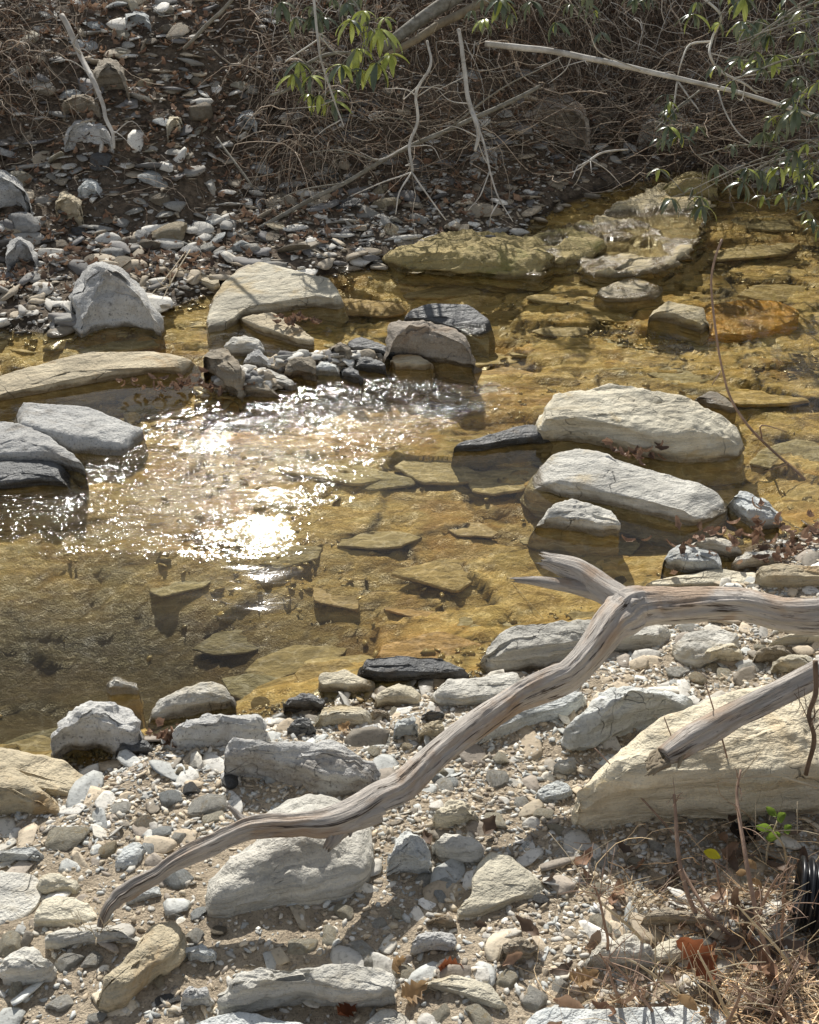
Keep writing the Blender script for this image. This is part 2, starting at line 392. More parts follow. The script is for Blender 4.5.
class Bag:
    def __init__(s): s.V = []; s.F = []; s.UV = []; s.n = 0; s.T = []
    def add(s, V, F, UV=None, tint=None):
        s.V.append(V); s.F += [tuple(i+s.n for i in f) for f in F]; s.n += len(V)
        s.UV.append(UV if UV is not None else np.zeros((len(V), 2)))
        s.T.append(np.tile(tint if tint is not None else (1, 1, 1), (len(V), 1)))
    def build(s, name, m, parent=None, smooth=True, loc=None, sharp=None):
        V = np.vstack(s.V); o = link_mesh(name, V, s.F, m, parent, smooth, loc, sharp)
        uv = o.data.uv_layers.new(name='grain'); U = np.vstack(s.UV)
        li = np.zeros(len(o.data.loops), np.int32); o.data.loops.foreach_get('vertex_index', li)
        uv.data.foreach_set('uv', U[li].astype(np.float32).ravel())
        add_col(o.data, 'tint', np.vstack(s.T)); return o

# ------------------------------------------------------------------ ground and water
def axis_pts(a0, a1, step, lo, hi):
    c = list(np.arange(a0, a1, step)); s = step; x = a0; L = []
    while x > lo: s *= 1.18; x -= s; L.append(x)
    s = step; x = c[-1]; R = []
    while x < hi: s *= 1.18; x += s; R.append(x)
    return np.array(L[::-1]+c+R)
def grid(xs, ys):
    X, Y = np.meshgrid(xs, ys); nx, ny = len(xs), len(ys)
    i = np.arange(nx*ny).reshape(ny, nx)
    Fc = np.stack([i[:-1, :-1], i[:-1, 1:], i[1:, 1:], i[1:, :-1]], -1).reshape(-1, 4)
    return X.ravel(), Y.ravel(), Fc
xs = axis_pts(-3.4, 3.6, .02, -60, 60); ys = axis_pts(1.1, 9.2, .02, -40, 90)
X, Y, Fc = grid(xs, ys); Z = ground(X, Y)
ch = chan(X, Y)
wx = X+.09*vnoise(xyz(X*4, Y*4), 31); wy = Y+.05*vnoise(xyz(X*4, Y*4), 32)
cid, ed = voro(wx*2.3, wy*4.6, 1); cid2, ed2 = voro(wx*5.5, wy*11, 2)
m_ = sstep(0, .25, ch); sh_ = sum(np.exp(-((X-P(a, b)[0])/(c*1.2))**2-((Y-P(a, b)[1])/(d*1.3))**2) for a, b, c, d, e in SHOAL); m_ = m_*np.clip(1-1.3*sh_, 0, 1)*(1-.7*np.exp(-((X-P(40, 590)[0]+.25)/1.0)**2-((Y-P(40, 590)[1])/.5)**2))
plate = (cid-.5)*.045+(cid2-.5)*.020
plate = plate+.014*(((wy*1.7+wx*.4+cid) % .3)/.3-.5)
Z = Z+m_*plate
Z = Z+m_*(.010*fbm(xyz(X*11, Y*22), 33, 4)+.004*fbm(xyz(X*40, Y*60), 34, 2))
Z = np.where((ch > .12)&(sh_ < .4), np.minimum(Z, -.022), Z)
crev = 1-.85*m_*(1-sstep(.0, .10, ed+.03*vnoise(xyz(X*8, Y*8), 4)))*sstep(-.4, .3, vnoise(xyz(X*2, Y*2), 6))-.6*m_*(1-sstep(.0, .13, ed2))*sstep(-.2, .5, vnoise(xyz(X*3, Y*3), 9))
crev = np.clip(crev, .12, 1); ton = .80+.5*cid; bedc = np.stack([crev*ton, crev*ton*(.97+.06*cid2), crev*ton*(.85+.3*cid2)], -1)
g = fast_mesh('ground', np.stack([X, Y, Z], -1), Fc, M['ground'], None, True); add_col(g.data, 'bed', bedc)
tag(g, None, None, kind='structure')

xs = axis_pts(-3.0, 3.6, .016, -40, 40); ys = np.arange(1.7, 9.6, .016)
X, Y, Fc = grid(xs, ys)
rif = np.zeros_like(X)
for px, py, rx, ry, a in [(60, 500, .45, .22, .9), (150, 475, .5, .22, 1), (250, 445, .5, .25, 1.1), (340, 415, .45, .3, 1.1), (430, 395, .4, .25, 1.), (210, 420, .3, .2, .6),
                          (470, 420, .3, .16, .8), (20, 540, .4, .15, .6), (520, 390, .25, .1, .5), (610, 378, .35, .1, .7), (690, 392, .2, .08, .7), (370, 440, .35, .18, .7),
                          (290, 480, .3, .12, .5), (150, 515, .45, .16, .8), (230, 505, .3, .12, .6), (80, 540, .35, .12, .6), (225, 540, .35, .10, .75), (300, 500, .3, .1, .4), (330, 455, .4, .15, .5), (400, 240, .3, .1, .2), (320, 200, .3, .2, .3)]:
    c = P(px, py); rif += a*np.exp(-((X-c[0])/rx)**2*1.3-((Y-c[1])/ry)**2*1.3)
rif = np.clip(rif, 0, 1)**1.4*(.35+.75*sstep(-.35, .3, fbm(xyz(X*4.5-Y*1.5, Y*13), 66, 3)))
calm = .0011*fbm(xyz(X*3.0, Y*6), 60, 3)+.0003*vnoise(xyz(X*9, Y*18), 61)
lc = P(110, 600); lw = np.exp(-((X-lc[0])/.7)**2-((Y-lc[1])/.5)**2); calm = calm+lw*(.0010*vnoise(xyz(X*4.5, Y*15), 64)+.0008*vnoise(xyz(X*10, Y*32), 65))
Z = calm+rif*(.005*fbm(xyz(X*9, Y*14), 62, 3)+.0010*vnoise(xyz(X*30, Y*38), 63))
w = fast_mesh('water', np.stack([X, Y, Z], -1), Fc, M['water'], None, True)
a = w.data.attributes.new('riffle', 'FLOAT', 'POINT'); a.data.foreach_set('value', rif.astype(np.float32))
tag(w, None, None, kind='structure')

# ------------------------------------------------------------------ rocks
def chaikin(p, it=1, q=.25):
    for _ in range(it):
        n = np.roll(p, -1, 0); p = np.stack([p*(1-q)+n*q, p*q+n*(1-q)], 1).reshape(-1, p.shape[1])
    return p
def resample(p, n):
    c = np.vstack([p, p[:1]]); s = np.concatenate([[0], np.cumsum(np.linalg.norm(np.diff(c[:, :2], axis=0), axis=1))])
    t = np.linspace(0, s[-1], n, endpoint=False); return np.stack([np.interp(t, s, c[:, k]) for k in range(p.shape[1])], -1)
HERO = []        # footprints for spacing and labels
def rock(name, label, poly, dpy, m, dome=.12, bev=.28, tx=0., ty=0., cat='stone', group=None, rough=1., amp=None, base=None, seed=None, flat=False, cuts=7):
    seed = seed if seed is not None else len(HERO)*13+5
    if name in ('slab', 'stone'): bev *= .6; dome *= .4
    r_ = random.Random(seed)
    p = np.array(poly, float); xmin, xmax = p[:, 0].min(), p[:, 0].max(); ymin, ymax = p[:, 1].min(), p[:, 1].max()
    size_px = max(xmax-xmin, ymax-ymin)
    M_ = int(np.clip(size_px*.9, 40, 150))
    p = resample(chaikin(p, 1, .13), M_)
    lft = np.argmin(p[:, 0]); rgt = np.argmax(p[:, 0]); ly, ry = p[lft, 1], p[rgt, 1]
    u = (p[:, 0]-xmin)/(xmax-xmin+1e-9); line = ly+(ry-ly)*u
    low = p[:, 1] > line
    shift = np.where(low, dpy*np.sqrt(np.clip(np.sin(PI*np.clip(u, .0, 1)), 0, 1)), 0)
    depth_ok = np.clip((p[:, 1]-line), 0, None); shift = np.minimum(shift, np.maximum(depth_ok+dpy*.35, 0))*low
    top = p.copy(); top[:, 1] -= shift
    k = np.argmax(p[:, 1]); b0 = hit(p[k, 0], p[k, 1]) if base is None else P(p[k, 0], p[k, 1], base)
    d = ray(top[k, 0], top[k, 1]); zt = CAM[2]+d[2]*b0[1]/d[1]
    zt = max(zt, b0[2]+.012)
    v = (top[:, 1]-ymin)/(ymax-ymin+1e-9)
    zz = zt+tx*(u-.5)+ty*(.5-v)
    T = np.array([P(a[0], a[1], z) for a, z in zip(top, zz)])
    C = T.mean(0); zb = min(b0[2], gz(C[0], C[1]), gz(b0[0], b0[1]))-.03
    rad = np.linalg.norm(T[:, :2]-C[:2], axis=1); rmin = max(np.percentile(rad, 10), .01)
    hh = zt-b0[2]; be = min(bev*hh, .55*rmin)
    # profile: (inset, height below the top edge) from bottom to top
    rings = [(-1, 0.0), (-.6, 0.0)]
    hb = (C[2]-zb)
    und = -.9*max(hh, .08) if name == 'outcrop' else (-.12*hh if b0[1] > 5.5 else min((.28 if name == 'boulder' else .45)*hh, .3*rmin)); prof = [(und, 'b', 0.0), (und*.55, 'b', .12)] + [(-.035*hh*math.sin(PI*q)+.0, 's', q) for q in np.linspace(.2, .95, 18 if M_ > 70 else 9)]
    nb = 7; tops = []
    for i in range(nb): a = PI/2*(i+1)/nb; tops.append((be*(1-math.cos(a)), be*(1-math.sin(a))))
    Vs = []
    def ring(off, zf):
        sc = np.clip(1-off/np.maximum(rad, 1e-6), .02, 1.3); q = C[:2]+(T[:, :2]-C[:2])*sc[:, None]; return np.column_stack([q, zf])
    edge_z = T[:, 2]-be
    for s_ in (.25, .6): Vs.append(np.column_stack([C[:2]+(T[:, :2]-C[:2])*s_, np.full(M_, zb)]))
    for off, kd, q in prof:
        Vs.append(ring(off, zb+(edge_z-zb)*q))
    for off, dz in tops: Vs.append(ring(off, T[:, 2]-dz))
    last = Vs[-1]; nt_ = max(6, int(M_/7))
    cz = T[:, 2].mean()+dome*hh*1.0+dome*.12*rmin
    for i in range(1, nt_):
        s_ = i/nt_; q = last[:, :2]*(1-s_)+C[:2]*s_
        zpl = last[:, 2]*(1-s_)+T[:, 2].mean()*s_
        Vs.append(np.column_stack([q, zpl+(cz-T[:, 2].mean())*(1-(1-s_)**2)]))
    nr = len(Vs); V = np.vstack(Vs+[[[C[0], C[1], zb]], [[C[0], C[1], cz]]])
    Fs = []
    for i in range(nr-1):
        for j in range(M_):
            a = i*M_+j; b2 = i*M_+(j+1) % M_; Fs.append((a, b2, b2+M_, a+M_))
    for j in range(M_): Fs.append((nr*M_, (j+1) % M_, j)); Fs.append((nr*M_+1, (nr-1)*M_+j, (nr-1)*M_+(j+1) % M_))
    # orientation of polygon: make sure faces point out
    area = np.sum(T[:, 0]*np.roll(T[:, 1], -1)-np.roll(T[:, 0], -1)*T[:, 1])
    if area < 0: Fs = [tuple(reversed(f)) for f in Fs]
    # chisel with planes
    S = max(rad.max(), .02)
    for _ in range(cuts):
        an = r_.uniform(0, 2*PI); el = r_.uniform(.15, 1.15); n = np.array([math.cos(an)*math.cos(el), math.sin(an)*math.cos(el), math.sin(el)])
        dv = (V-[C[0], C[1], zb+.6*hb])@n; lim = np.percentile(dv, 99.7)*r_.uniform(.80, .95)
        ex = np.maximum(dv-lim, 0); V = V-ex[:, None]*n*.85
    # noise displacement
    o = link_mesh(name, V, Fs, m, None, True, loc=np.array([C[0], C[1], zb]))
    nv = np.zeros(len(V)*3, np.float32); o.data.vertices.foreach_get('normal', nv); nv = nv.reshape(-1, 3)
    q = V+seed*3.7
    fr = 1.0/max(S, .03)
    big = vnoise(q*fr*1.3, 70); mid = fbm(q*fr*4, 71, 3); fine = fbm(q*38, 72, 3)
    # foliation ledges: strong along the bedding normal
    bn = np.array([.12*math.sin(seed), .18, 1.0]); bn /= np.linalg.norm(bn)
    bed = (V@bn)/max(hh, .03)
    lay = vnoise(np.stack([bed*5.5+seed, q[:, 0]*fr*.8, q[:, 1]*fr*.8], -1), 73)
    lay = np.sign(lay)*np.abs(lay)**.6
    sidew = np.clip(1-np.abs(nv[:, 2]), 0, 1)
    hS = amp or min(hh, S)
    dsp = rough*(big*.14*hS+mid*.15*hS+fine*min(.010, .07*hS)+lay*.10*hS*sidew)
    # top ledges
    led = vnoise(np.stack([q[:, 0]*fr*1.6, q[:, 1]*fr*3.2, q[:, 2]*0], -1), 74); led = sstep(-.04, .04, led)-.5+.6*(sstep(-.03, .03, vnoise(np.stack([q[:, 0]*fr*2.6+9, q[:, 1]*fr*6, q[:, 2]*0], -1), 75))-.5)
    dsp = dsp+rough*led*.07*hS*np.clip(nv[:, 2], 0, 1)
    V2 = V+nv*dsp[:, None]
    o.data.vertices.foreach_set('co', (V2-[C[0], C[1], zb]).astype(np.float32).ravel()); o.data.update()
    o.data.set_sharp_from_angle(angle=math.radians(38))
    tag(o, label, cat, group)
    HERO.append(dict(o=o, c=C[:2].copy(), r=rad.copy(), poly=T[:, :2].copy(), label=label, px=(p[:, 0].mean(), p[:, 1].mean())))
    return o

R = [
# ---- far left shore and channel
('boulder', 'speckled grey rounded boulder standing alone at the far waterline on the left', [(61,296),(66,280),(73,262),(88,257),(103,261),(125,266),(140,277),(156,297),(158,313),(137,326),(100,330),(75,330),(66,314)], 30, 'granite', dict(dome=.5, bev=.8)),
('slab', 'long tan slab with a pale top lying in the water at the left edge', [(-60,395),(0,376),(60,358),(120,346),(158,341),(180,344),(200,352),(201,366),(190,377),(150,382),(110,391),(60,402),(0,410),(-60,420)], 26, 'tan', dict(bev=.2, ty=.05)),
('slab', 'grey wedge-shaped slab sloping down into the riffle below the long tan slab', [(10,405),(28,397),(60,401),(98,410),(135,425),(156,438),(157,452),(140,462),(100,462),(60,455),(25,440)], 17, 'granite', dict(bev=.4, tx=-.05)),
('stone', 'rounded grey stone half cut off by the left edge beside the riffle', [(-40,416),(0,414),(28,420),(58,440),(84,455),(84,466),(50,468),(0,468),(-40,466)], 16, 'granite', dict(bev=.6, dome=.3)),
('stone', 'dark wet slate rock with curved layers low in the riffle at the left edge', [(-40,466),(0,462),(35,457),(66,464),(84,480),(66,491),(30,495),(-40,497)], 18, 'slate', dict(bev=.5)),
('stone', 'upright blocky grey stone between the long tan slab and the rock pile', [(202,352),(215,347),(231,347),(239,362),(240,386),(228,395),(216,390),(207,372)], 26, 'brown', dict(bev=.35)),
('slab', 'broad flat cream slab with a dark broken left edge on the far shore', [(206,318),(210,292),(226,275),(245,263),(275,259),(310,264),(340,278),(352,296),(345,309),(315,313),(275,311),(250,316),(238,331),(222,336),(208,333)], 20, 'cream', dict(bev=.15, ty=.06, dome=.05)),
('slab', 'tan tilted slab leaning against the front of the broad cream slab', [(232,312),(246,306),(272,312),(300,326),(314,341),(308,350),(288,349),(262,341),(245,328)], 14, 'tan', dict(bev=.3)),
('stone', 'angular tan block by the side channel behind the grey boulder', [(160,262),(172,255),(190,260),(208,270),(220,284),(214,293),(200,293),(188,285),(175,278),(162,272)], 14, 'tan', dict(bev=.25)),
('stone', 'low grey stone wedged under the tan tilted slab', [(221,342),(240,334),(258,336),(266,346),(260,355),(240,357),(226,353)], 11, 'pale', dict(bev=.6)),
('stone', 'brownish lump of the rock pile left of the dark slates', [(284,362),(296,354),(312,355),(316,372),(306,379),(288,376)], 14, 'brown', dict(bev=.5)),
('stone', 'dark leaning slate blade behind the rock pile', [(345,342),(356,337),(376,342),(397,351),(392,359),(366,357),(350,352)], 9, 'slate', dict()),
('stone', 'blue-black slate chip in the middle of the rock pile', [(352,358),(366,355),(386,364),(388,372),(370,373),(355,367)], 8, 'slate', dict()),
('stone', 'brown stone at the right foot of the dark leaning slate', [(330,345),(342,339),(352,350),(350,362),(336,362)], 14, 'brown', dict(bev=.6)),
('stone', 'flat tan stone at the water end of the rock pile', [(388,360),(398,352),(418,354),(434,364),(424,371),(396,370)], 8, 'tan', dict()),
('stone', 'bluish rounded stone low in front of the rock pile', [(312,364),(326,358),(340,362),(342,372),(328,377),(314,374)], 9, 'blue', dict(bev=.6)),
('stone', 'dark blue pointed stone at the water front of the rock pile', [(339,366),(347,361),(358,370),(362,381),(352,384),(342,377)], 9, 'slate', dict()),
('stone', 'grey flat stone at the lower left of the rock pile', [(248,374),(262,367),(284,374),(298,384),(290,391),(262,388)], 9, 'pale', dict()),
('stone', 'brown pointed stone at the waterline below the upright block', [(240,382),(256,377),(276,386),(282,394),(264,398),(246,393)], 8, 'brown', dict()),
('stone', 'small grey cobble beside the upright block', [(243,356),(256,349),(269,356),(270,366),(256,370),(245,366)], 11, 'granite', dict(bev=.7)),
('boulder', 'pinkish grey angular rock in mid creek with a coarse face', [(381,342),(386,322),(396,318),(425,321),(455,324),(475,339),(478,353),(462,361),(436,364),(412,358),(392,350)], 25, 'pink', dict(bev=.3, cuts=6)),
('slab', 'dark rounded slab standing behind the pinkish grey rock', [(396,320),(402,308),(425,302),(462,301),(484,312),(496,330),(494,345),(470,345),(430,330)], 12, 'slate', dict(bev=.5, ty=.10)),
('slab', 'blue-grey smooth blade leaning between the dark slab and pinkish rock', [(412,316),(418,307),(438,305),(464,318),(489,331),(489,343),(468,341),(440,327)], 8, 'blue', dict(bev=.3, ty=.04)),
# ---- right mid creek
('boulder', 'big cream boulder with a layered top in the right of the creek', [(539,402),(546,388),(560,382),(600,379),(640,386),(685,398),(730,414),(756,430),(754,443),(735,453),(705,462),(672,466),(640,458),(600,443),(566,432),(545,428),(538,416)], 26, 'cream', dict(bev=.15, ty=.06, dome=.05)),
('slab', 'long pale grey bar-shaped slab just below the big cream boulder', [(522,456),(536,445),(556,442),(590,450),(640,464),(690,479),(726,490),(730,500),(712,518),(694,527),(660,522),(610,510),(565,497),(535,484),(526,470)], 19, 'pale', dict(bev=.4, dome=.25, base=0)),
('slab', 'thin dark slate slab poking out left of the big cream boulder', [(448,449),(470,438),(510,427),(540,421),(556,428),(552,440),(515,446),(480,453)], 8, 'slate', dict(ty=.03)),
('stone', 'pale rock in the shade under the long bar-shaped slab', [(528,517),(545,506),(566,499),(596,498),(618,508),(622,527),(602,537),(570,534),(545,527)], 16, 'pale', dict(bev=.4)),
('stone', 'tilted grey-green stone at the right end of the bar-shaped slab', [(727,494),(738,488),(758,492),(776,504),(784,516),(772,527),(756,532),(742,516)], 15, 'blue', dict(bev=.3)),
('stone', 'small dark-sided flat stone with a blue-green top', [(664,553),(676,544),(706,546),(726,558),(726,568),(704,573),(688,573),(670,564)], 13, 'blue', dict(bev=.2)),
('stone', 'flat oval grey stone beside the pile of brown leaves', [(731,560),(745,552),(770,549),(790,551),(792,561),(768,568),(740,568)], 10, 'pale', dict(bev=.5)),
('slab', 'long flat cream-grey slab just above the driftwood trunk', [(638,583),(660,576),(695,570),(722,565),(760,569),(766,579),(757,589),(720,592),(660,593)], 10, 'cream', dict(bev=.4)),
('stone', 'flat yellowish slab at the right edge above the driftwood trunk', [(756,567),(780,561),(812,564),(850,570),(850,586),(800,588),(765,582)], 11, 'tan', dict(bev=.3)),
('stone', 'low pale grey stone in front of the fallen leaves', [(688,541),(712,535),(736,542),(744,551),(728,558),(702,552)], 12, 'pale', dict()),
('stone', 'rounded dark stone half hidden behind the big cream boulder', [(690,398),(704,389),(724,392),(738,404),(736,416),(708,412)], 10, 'brown', dict(bev=.6)),
('stone', 'white-cornered wedge stone at the left end of the orange sunken slab', [(649,314),(655,301),(680,301),(706,306),(712,322),(706,334),(686,333),(664,324)], 15, 'white', dict(bev=.25)),
('slab', 'orange flat sunken slab in the right of the creek', [(700,306),(730,300),(775,300),(800,310),(800,322),(784,330),(735,334),(706,333)], 1, 'orange', dict(bev=.3, base=-.022, amp=.05)),
('stone', 'ochre stone with a white left corner in the upper creek', [(594,291),(606,281),(640,276),(664,283),(662,296),(630,303),(606,301)], 4, 'white', dict(bev=.5)),
('outcrop', 'yellow mossy bedrock hump rising from the far shallows', [(374,262),(384,249),(410,240),(445,228),(490,220),(520,228),(540,245),(560,262),(545,278),(500,280),(455,277),(410,275),(378,272)], 10, 'moss', dict(bev=.8, dome=.5, amp=.28)),
('outcrop', 'white-veined wavy bedrock slope below the right bank shrub', [(575,262),(585,235),(600,213),(640,195),(680,180),(712,200),(706,232),(690,255),(660,275),(620,282),(592,278)], 4, 'white', dict(bev=.8, ty=.06, amp=.34, cuts=1, dome=.05)),
('outcrop', 'shadow-striped bedrock shelf left of the white-veined slope', [(512,240),(540,222),(575,210),(604,216),(600,250),(585,272),(550,268),(520,256)], 7, 'moss', dict(bev=.8, dome=.1, amp=.28)),
('outcrop', 'small ochre bedrock knob at the foot of the right shrub', [(662,185),(675,172),(705,168),(722,182),(716,198),(690,202),(668,198)], 14, 'moss', dict(bev=.6, dome=.4)),
# ---- near shore
('slab', 'pale grey thick slab behind the fork of the driftwood', [(479,646),(486,632),(510,624),(560,618),(620,615),(665,619),(682,632),(679,645),(650,655),(610,662),(565,671),(520,673),(490,663)], 26, 'pale', dict(bev=.5)),
('slab', 'flat pale slab pointing left beside the driftwood limb', [(430,686),(450,678),(490,673),(526,674),(540,684),(525,697),(495,706),(462,708),(440,699)], 11, 'pale', dict(bev=.4)),
('slab', 'long smooth grey slab running under the driftwood limb', [(458,745),(475,722),(505,704),(545,690),(580,686),(594,697),(586,712),(556,727),(515,741),(474,752)], 20, 'blue', dict(bev=.5)),
('boulder', 'blue-grey rough boulder left of the giant tan boulder', [(562,716),(568,700),(590,688),(630,681),(668,684),(692,694),(690,712),(655,728),(620,742),(592,752),(570,742),(563,728)], 28, 'blue', dict(bev=.6, dome=.3)),
('boulder', 'giant golden-tan boulder at the right edge beneath the broken limb', [(574,784),(580,764),(604,745),(645,722),(700,697),(755,680),(819,664),(900,655),(980,690),(980,790),(900,818),(819,822),(760,827),(700,820),(640,811),(592,800)], 52, 'gold', dict(bev=.22, dome=.06, ty=.05, rough=.7)),
('stone', 'pale flat stone behind the driftwood trunk near its right end', [(672,642),(690,630),(720,627),(744,630),(742,645),(722,660),(700,669),(682,660)], 12, 'pale', dict(bev=.4)),
('stone', 'rounded yellowish stone behind the giant tan boulder', [(704,652),(712,643),(730,641),(742,647),(744,656),(730,662),(710,661)], 12, 'gold', dict(bev=.7)),
('stone', 'flat cream stone by the right edge below the driftwood trunk', [(766,636),(790,630),(840,630),(840,643),(800,645),(772,643)], 8, 'cream', dict()),
('stone', 'brown lumpy stone between the yellowish stone and right edge', [(752,652),(768,644),(790,645),(796,656),(780,662),(758,662)], 12, 'brown', dict(bev=.7)),
('stone', 'cream rock partly sunk behind the top of the giant boulder', [(772,660),(790,652),(815,654),(824,668),(808,676),(784,673)], 12, 'cream', dict(bev=.6)),
('slab', 'long grey slab with a bluish top in the centre foreground', [(211,746),(226,738),(262,737),(310,737),(350,744),(378,757),(388,770),(378,784),(345,796),(318,796),(278,784),(238,768),(218,757)], 26, 'granite', dict(bev=.3, ty=.03)),
('boulder', 'large round grey boulder under the elbow of the driftwood', [(203,884),(212,858),(236,842),(255,826),(264,804),(290,790),(325,784),(352,792),(370,812),(377,845),(370,872),(348,892),(310,907),(270,914),(230,912),(208,902)], 20, 'pale', dict(bev=1.0, dome=.45, cuts=2, ty=-.03)),
('stone', 'upright blue-grey stone right of the large round boulder', [(387,862),(394,842),(404,828),(420,830),(430,845),(430,864),(420,874),(398,872)], 18, 'blue', dict(bev=.4, cuts=6)),
('stone', 'flat oval pale stone beside the upright blue-grey stone', [(432,842),(446,831),(466,832),(484,842),(484,856),(464,864),(444,858)], 12, 'pale', dict(bev=.5)),
('stone', 'pale lumpy stone behind the flat oval one', [(432,814),(444,800),(462,797),(480,808),(482,820),(460,828),(438,826)], 13, 'cream', dict(bev=.5)),
('slab', 'flat pale triangular slab sunk in the gravel in the foreground', [(456,914),(474,890),(474,866),(490,850),(510,853),(535,872),(553,886),(546,896),(520,904),(500,912),(478,918)], 9, 'cream', dict(bev=.3)),
('slab', 'bottom slab with a pale green-grey top left of the red leaf', [(216,988),(228,972),(262,966),(320,963),(378,961),(392,972),(394,988),(378,1003),(346,1012),(300,1007),(250,1008),(222,1002)], 24, 'pale', dict(bev=.35)),
('slab', 'pointed tan flat stone right of the bottom slab', [(419,984),(436,975),(462,974),(488,980),(508,994),(513,1008),(498,1014),(470,1008),(440,996)], 12, 'cream', dict(bev=.3)),
('stone', 'oblong tan rock lying aslant at the lower left', [(138,934),(150,922),(170,920),(182,932),(180,952),(164,974),(142,992),(120,1011),(100,1010),(93,1000),(104,984),(122,962)], 20, 'tan', dict(bev=.4)),
('boulder', 'smooth round tan-grey boulder cut by the left edge', [(-60,775),(-20,768),(18,765),(42,773),(56,790),(54,812),(36,826),(0,836),(-60,842)], 36, 'tan', dict(bev=.7, dome=.3)),
('slab', 'tan rock dipping into the pool behind the smooth round boulder', [(-50,744),(0,741),(26,742),(58,754),(84,774),(97,795),(84,806),(50,806),(0,800),(-50,790)], 18, 'tan', dict(bev=.4, tx=-.08)),
('boulder', 'dark grey boulder at the near waterline left', [(47,742),(56,722),(66,704),(86,695),(112,694),(132,703),(138,722),(132,742),(112,753),(78,752)], 30, 'granite', dict(bev=.5, cuts=6)),
('stone', 'pale rounded stone with a cracked corner at the near waterline', [(142,714),(158,696),(182,683),(206,678),(226,683),(235,697),(222,708),(190,718),(160,720)], 16, 'pale', dict(bev=.5, dome=.3)),
('stone', 'grey rock with a dark hollow below the pale cracked stone', [(166,730),(182,718),(210,709),(240,705),(262,712),(267,730),(246,742),(206,748),(180,742)], 20, 'granite', dict(bev=.5)),
('stone', 'small white stone at the pool edge above the dark grey boulder', [(104,682),(110,672),(124,669),(138,677),(136,690),(120,696),(108,692)], 12, 'pale', dict(bev=.6)),
('slab', 'thin dark slate block between the dark boulder and grey rock', [(112,752),(118,742),(140,738),(152,744),(150,754),(130,759)], 9, 'slate', dict()),
('slab', 'blue-grey slab at the left edge below the tan-grey boulder', [(-50,850),(0,848),(30,845),(54,852),(48,866),(18,872),(-50,874)], 16, 'blue', dict(bev=.4)),
('slab', 'large flat pale slab at the lower left edge', [(-50,876),(0,870),(28,870),(44,882),(38,908),(20,930),(0,934),(-50,936)], 8, 'pale', dict(bev=.4)),
('slab', 'flat cream stone right of the pale edge slab, upper one', [(34,884),(44,874),(62,872),(80,882),(76,894),(54,896),(38,892)], 9, 'cream', dict(bev=.4)),
('slab', 'flat cream stone right of the pale edge slab, middle one', [(32,920),(38,900),(60,894),(84,898),(96,914),(90,926),(56,929)], 8, 'cream', dict(bev=.3)),
('slab', 'long thin whitish slab below the driftwood tip', [(44,942),(54,928),(82,925),(120,926),(142,934),(138,944),(96,950),(60,951)], 14, 'pale', dict(bev=.3)),
('slab', 'blue-grey tongue-shaped stone by the driftwood tip', [(114,866),(122,848),(134,838),(146,841),(142,856),(134,870),(122,872)], 8, 'blue', dict(bev=.3)),
('stone', 'flat blue-grey stone under the thin end of the driftwood', [(122,904),(134,892),(158,884),(162,894),(144,905),(128,908)], 8, 'blue', dict(bev=.4)),
('stone', 'light grey rough stone near the left bottom corner', [(-10,966),(4,952),(30,948),(52,960),(56,976),(36,984),(6,984)], 16, 'pale', dict(bev=.5)),
('stone', 'rounded grey stone just right of the oblong tan rock', [(182,948),(196,940),(212,946),(216,960),(204,968),(188,962)], 12, 'blue', dict(bev=.6)),
('stone', 'grey stone tucked left of the bottom slab', [(178,1000),(188,986),(206,984),(214,996),(206,1006),(188,1008)], 12, 'granite', dict(bev=.6)),
('slab', 'grey-blue stone cut by the bottom edge under the bottom slab', [(180,1022),(196,1010),(240,1008),(290,1018),(330,1034),(300,1050),(200,1050)], 10, 'blue', dict(bev=.4)),
('stone', 'small pale stone in front of the bottom slab at frame bottom', [(360,1022),(376,1008),(398,1006),(414,1020),(410,1036),(370,1036)], 10, 'pale', dict(bev=.5)),
('slab', 'wide grey slab along the bottom edge at the right', [(498,1022),(530,1008),(600,1003),(680,1003),(740,1010),(760,1040),(640,1060),(510,1050)], 8, 'blue', dict(bev=.3)),
('stone', 'brown-grey long stone lying among the dry weeds', [(642,914),(656,907),(690,908),(716,914),(724,924),(706,930),(668,926),(648,922)], 10, 'brown', dict(bev=.5)),
('stone', 'lumpy pale rock in the weeds, the left of two', [(584,958),(590,945),(614,942),(626,936),(650,938),(652,956),(636,968),(606,972)], 16, 'pale', dict(bev=.5, cuts=6)),
('stone', 'lumpy pale rock in the weeds, the right of two', [(650,948),(668,934),(696,933),(722,944),(736,958),(724,966),(700,958),(676,966),(656,962)], 12, 'cream', dict(bev=.5, cuts=6)),
('stone', 'grey half-buried stone right of the pointed tan stone', [(500,946),(514,934),(530,936),(540,950),(530,962),(508,962)], 12, 'brown', dict(bev=.6)),
('stone', 'grey rounded stone half buried above the red leaf', [(408,944),(420,930),(440,925),(456,935),(454,948),(434,954),(416,952)], 12, 'granite', dict(bev=.6)),
('stone', 'dark brown flat stone above the half-buried grey stone', [(424,922),(436,915),(452,916),(458,924),(442,929)], 7, 'brown', dict()),
('stone', 'white stone at the left foot of the giant tan boulder', [(553,767),(560,758),(576,758),(578,770),(566,776)], 7, 'pale', dict()),
('slab', 'pale blue-grey flat stone left of the giant boulder foot', [(536,790),(548,781),(566,781),(574,792),(560,802),(542,802)], 7, 'blue', dict()),
# ---- near waterline cluster in the middle
('stone', 'dark-edged stone awash at the shallow near edge of the creek', [(350,668),(362,659),(400,655),(450,657),(472,666),(470,676),(430,681),(380,681)], 10, 'slate', dict(bev=.2)),
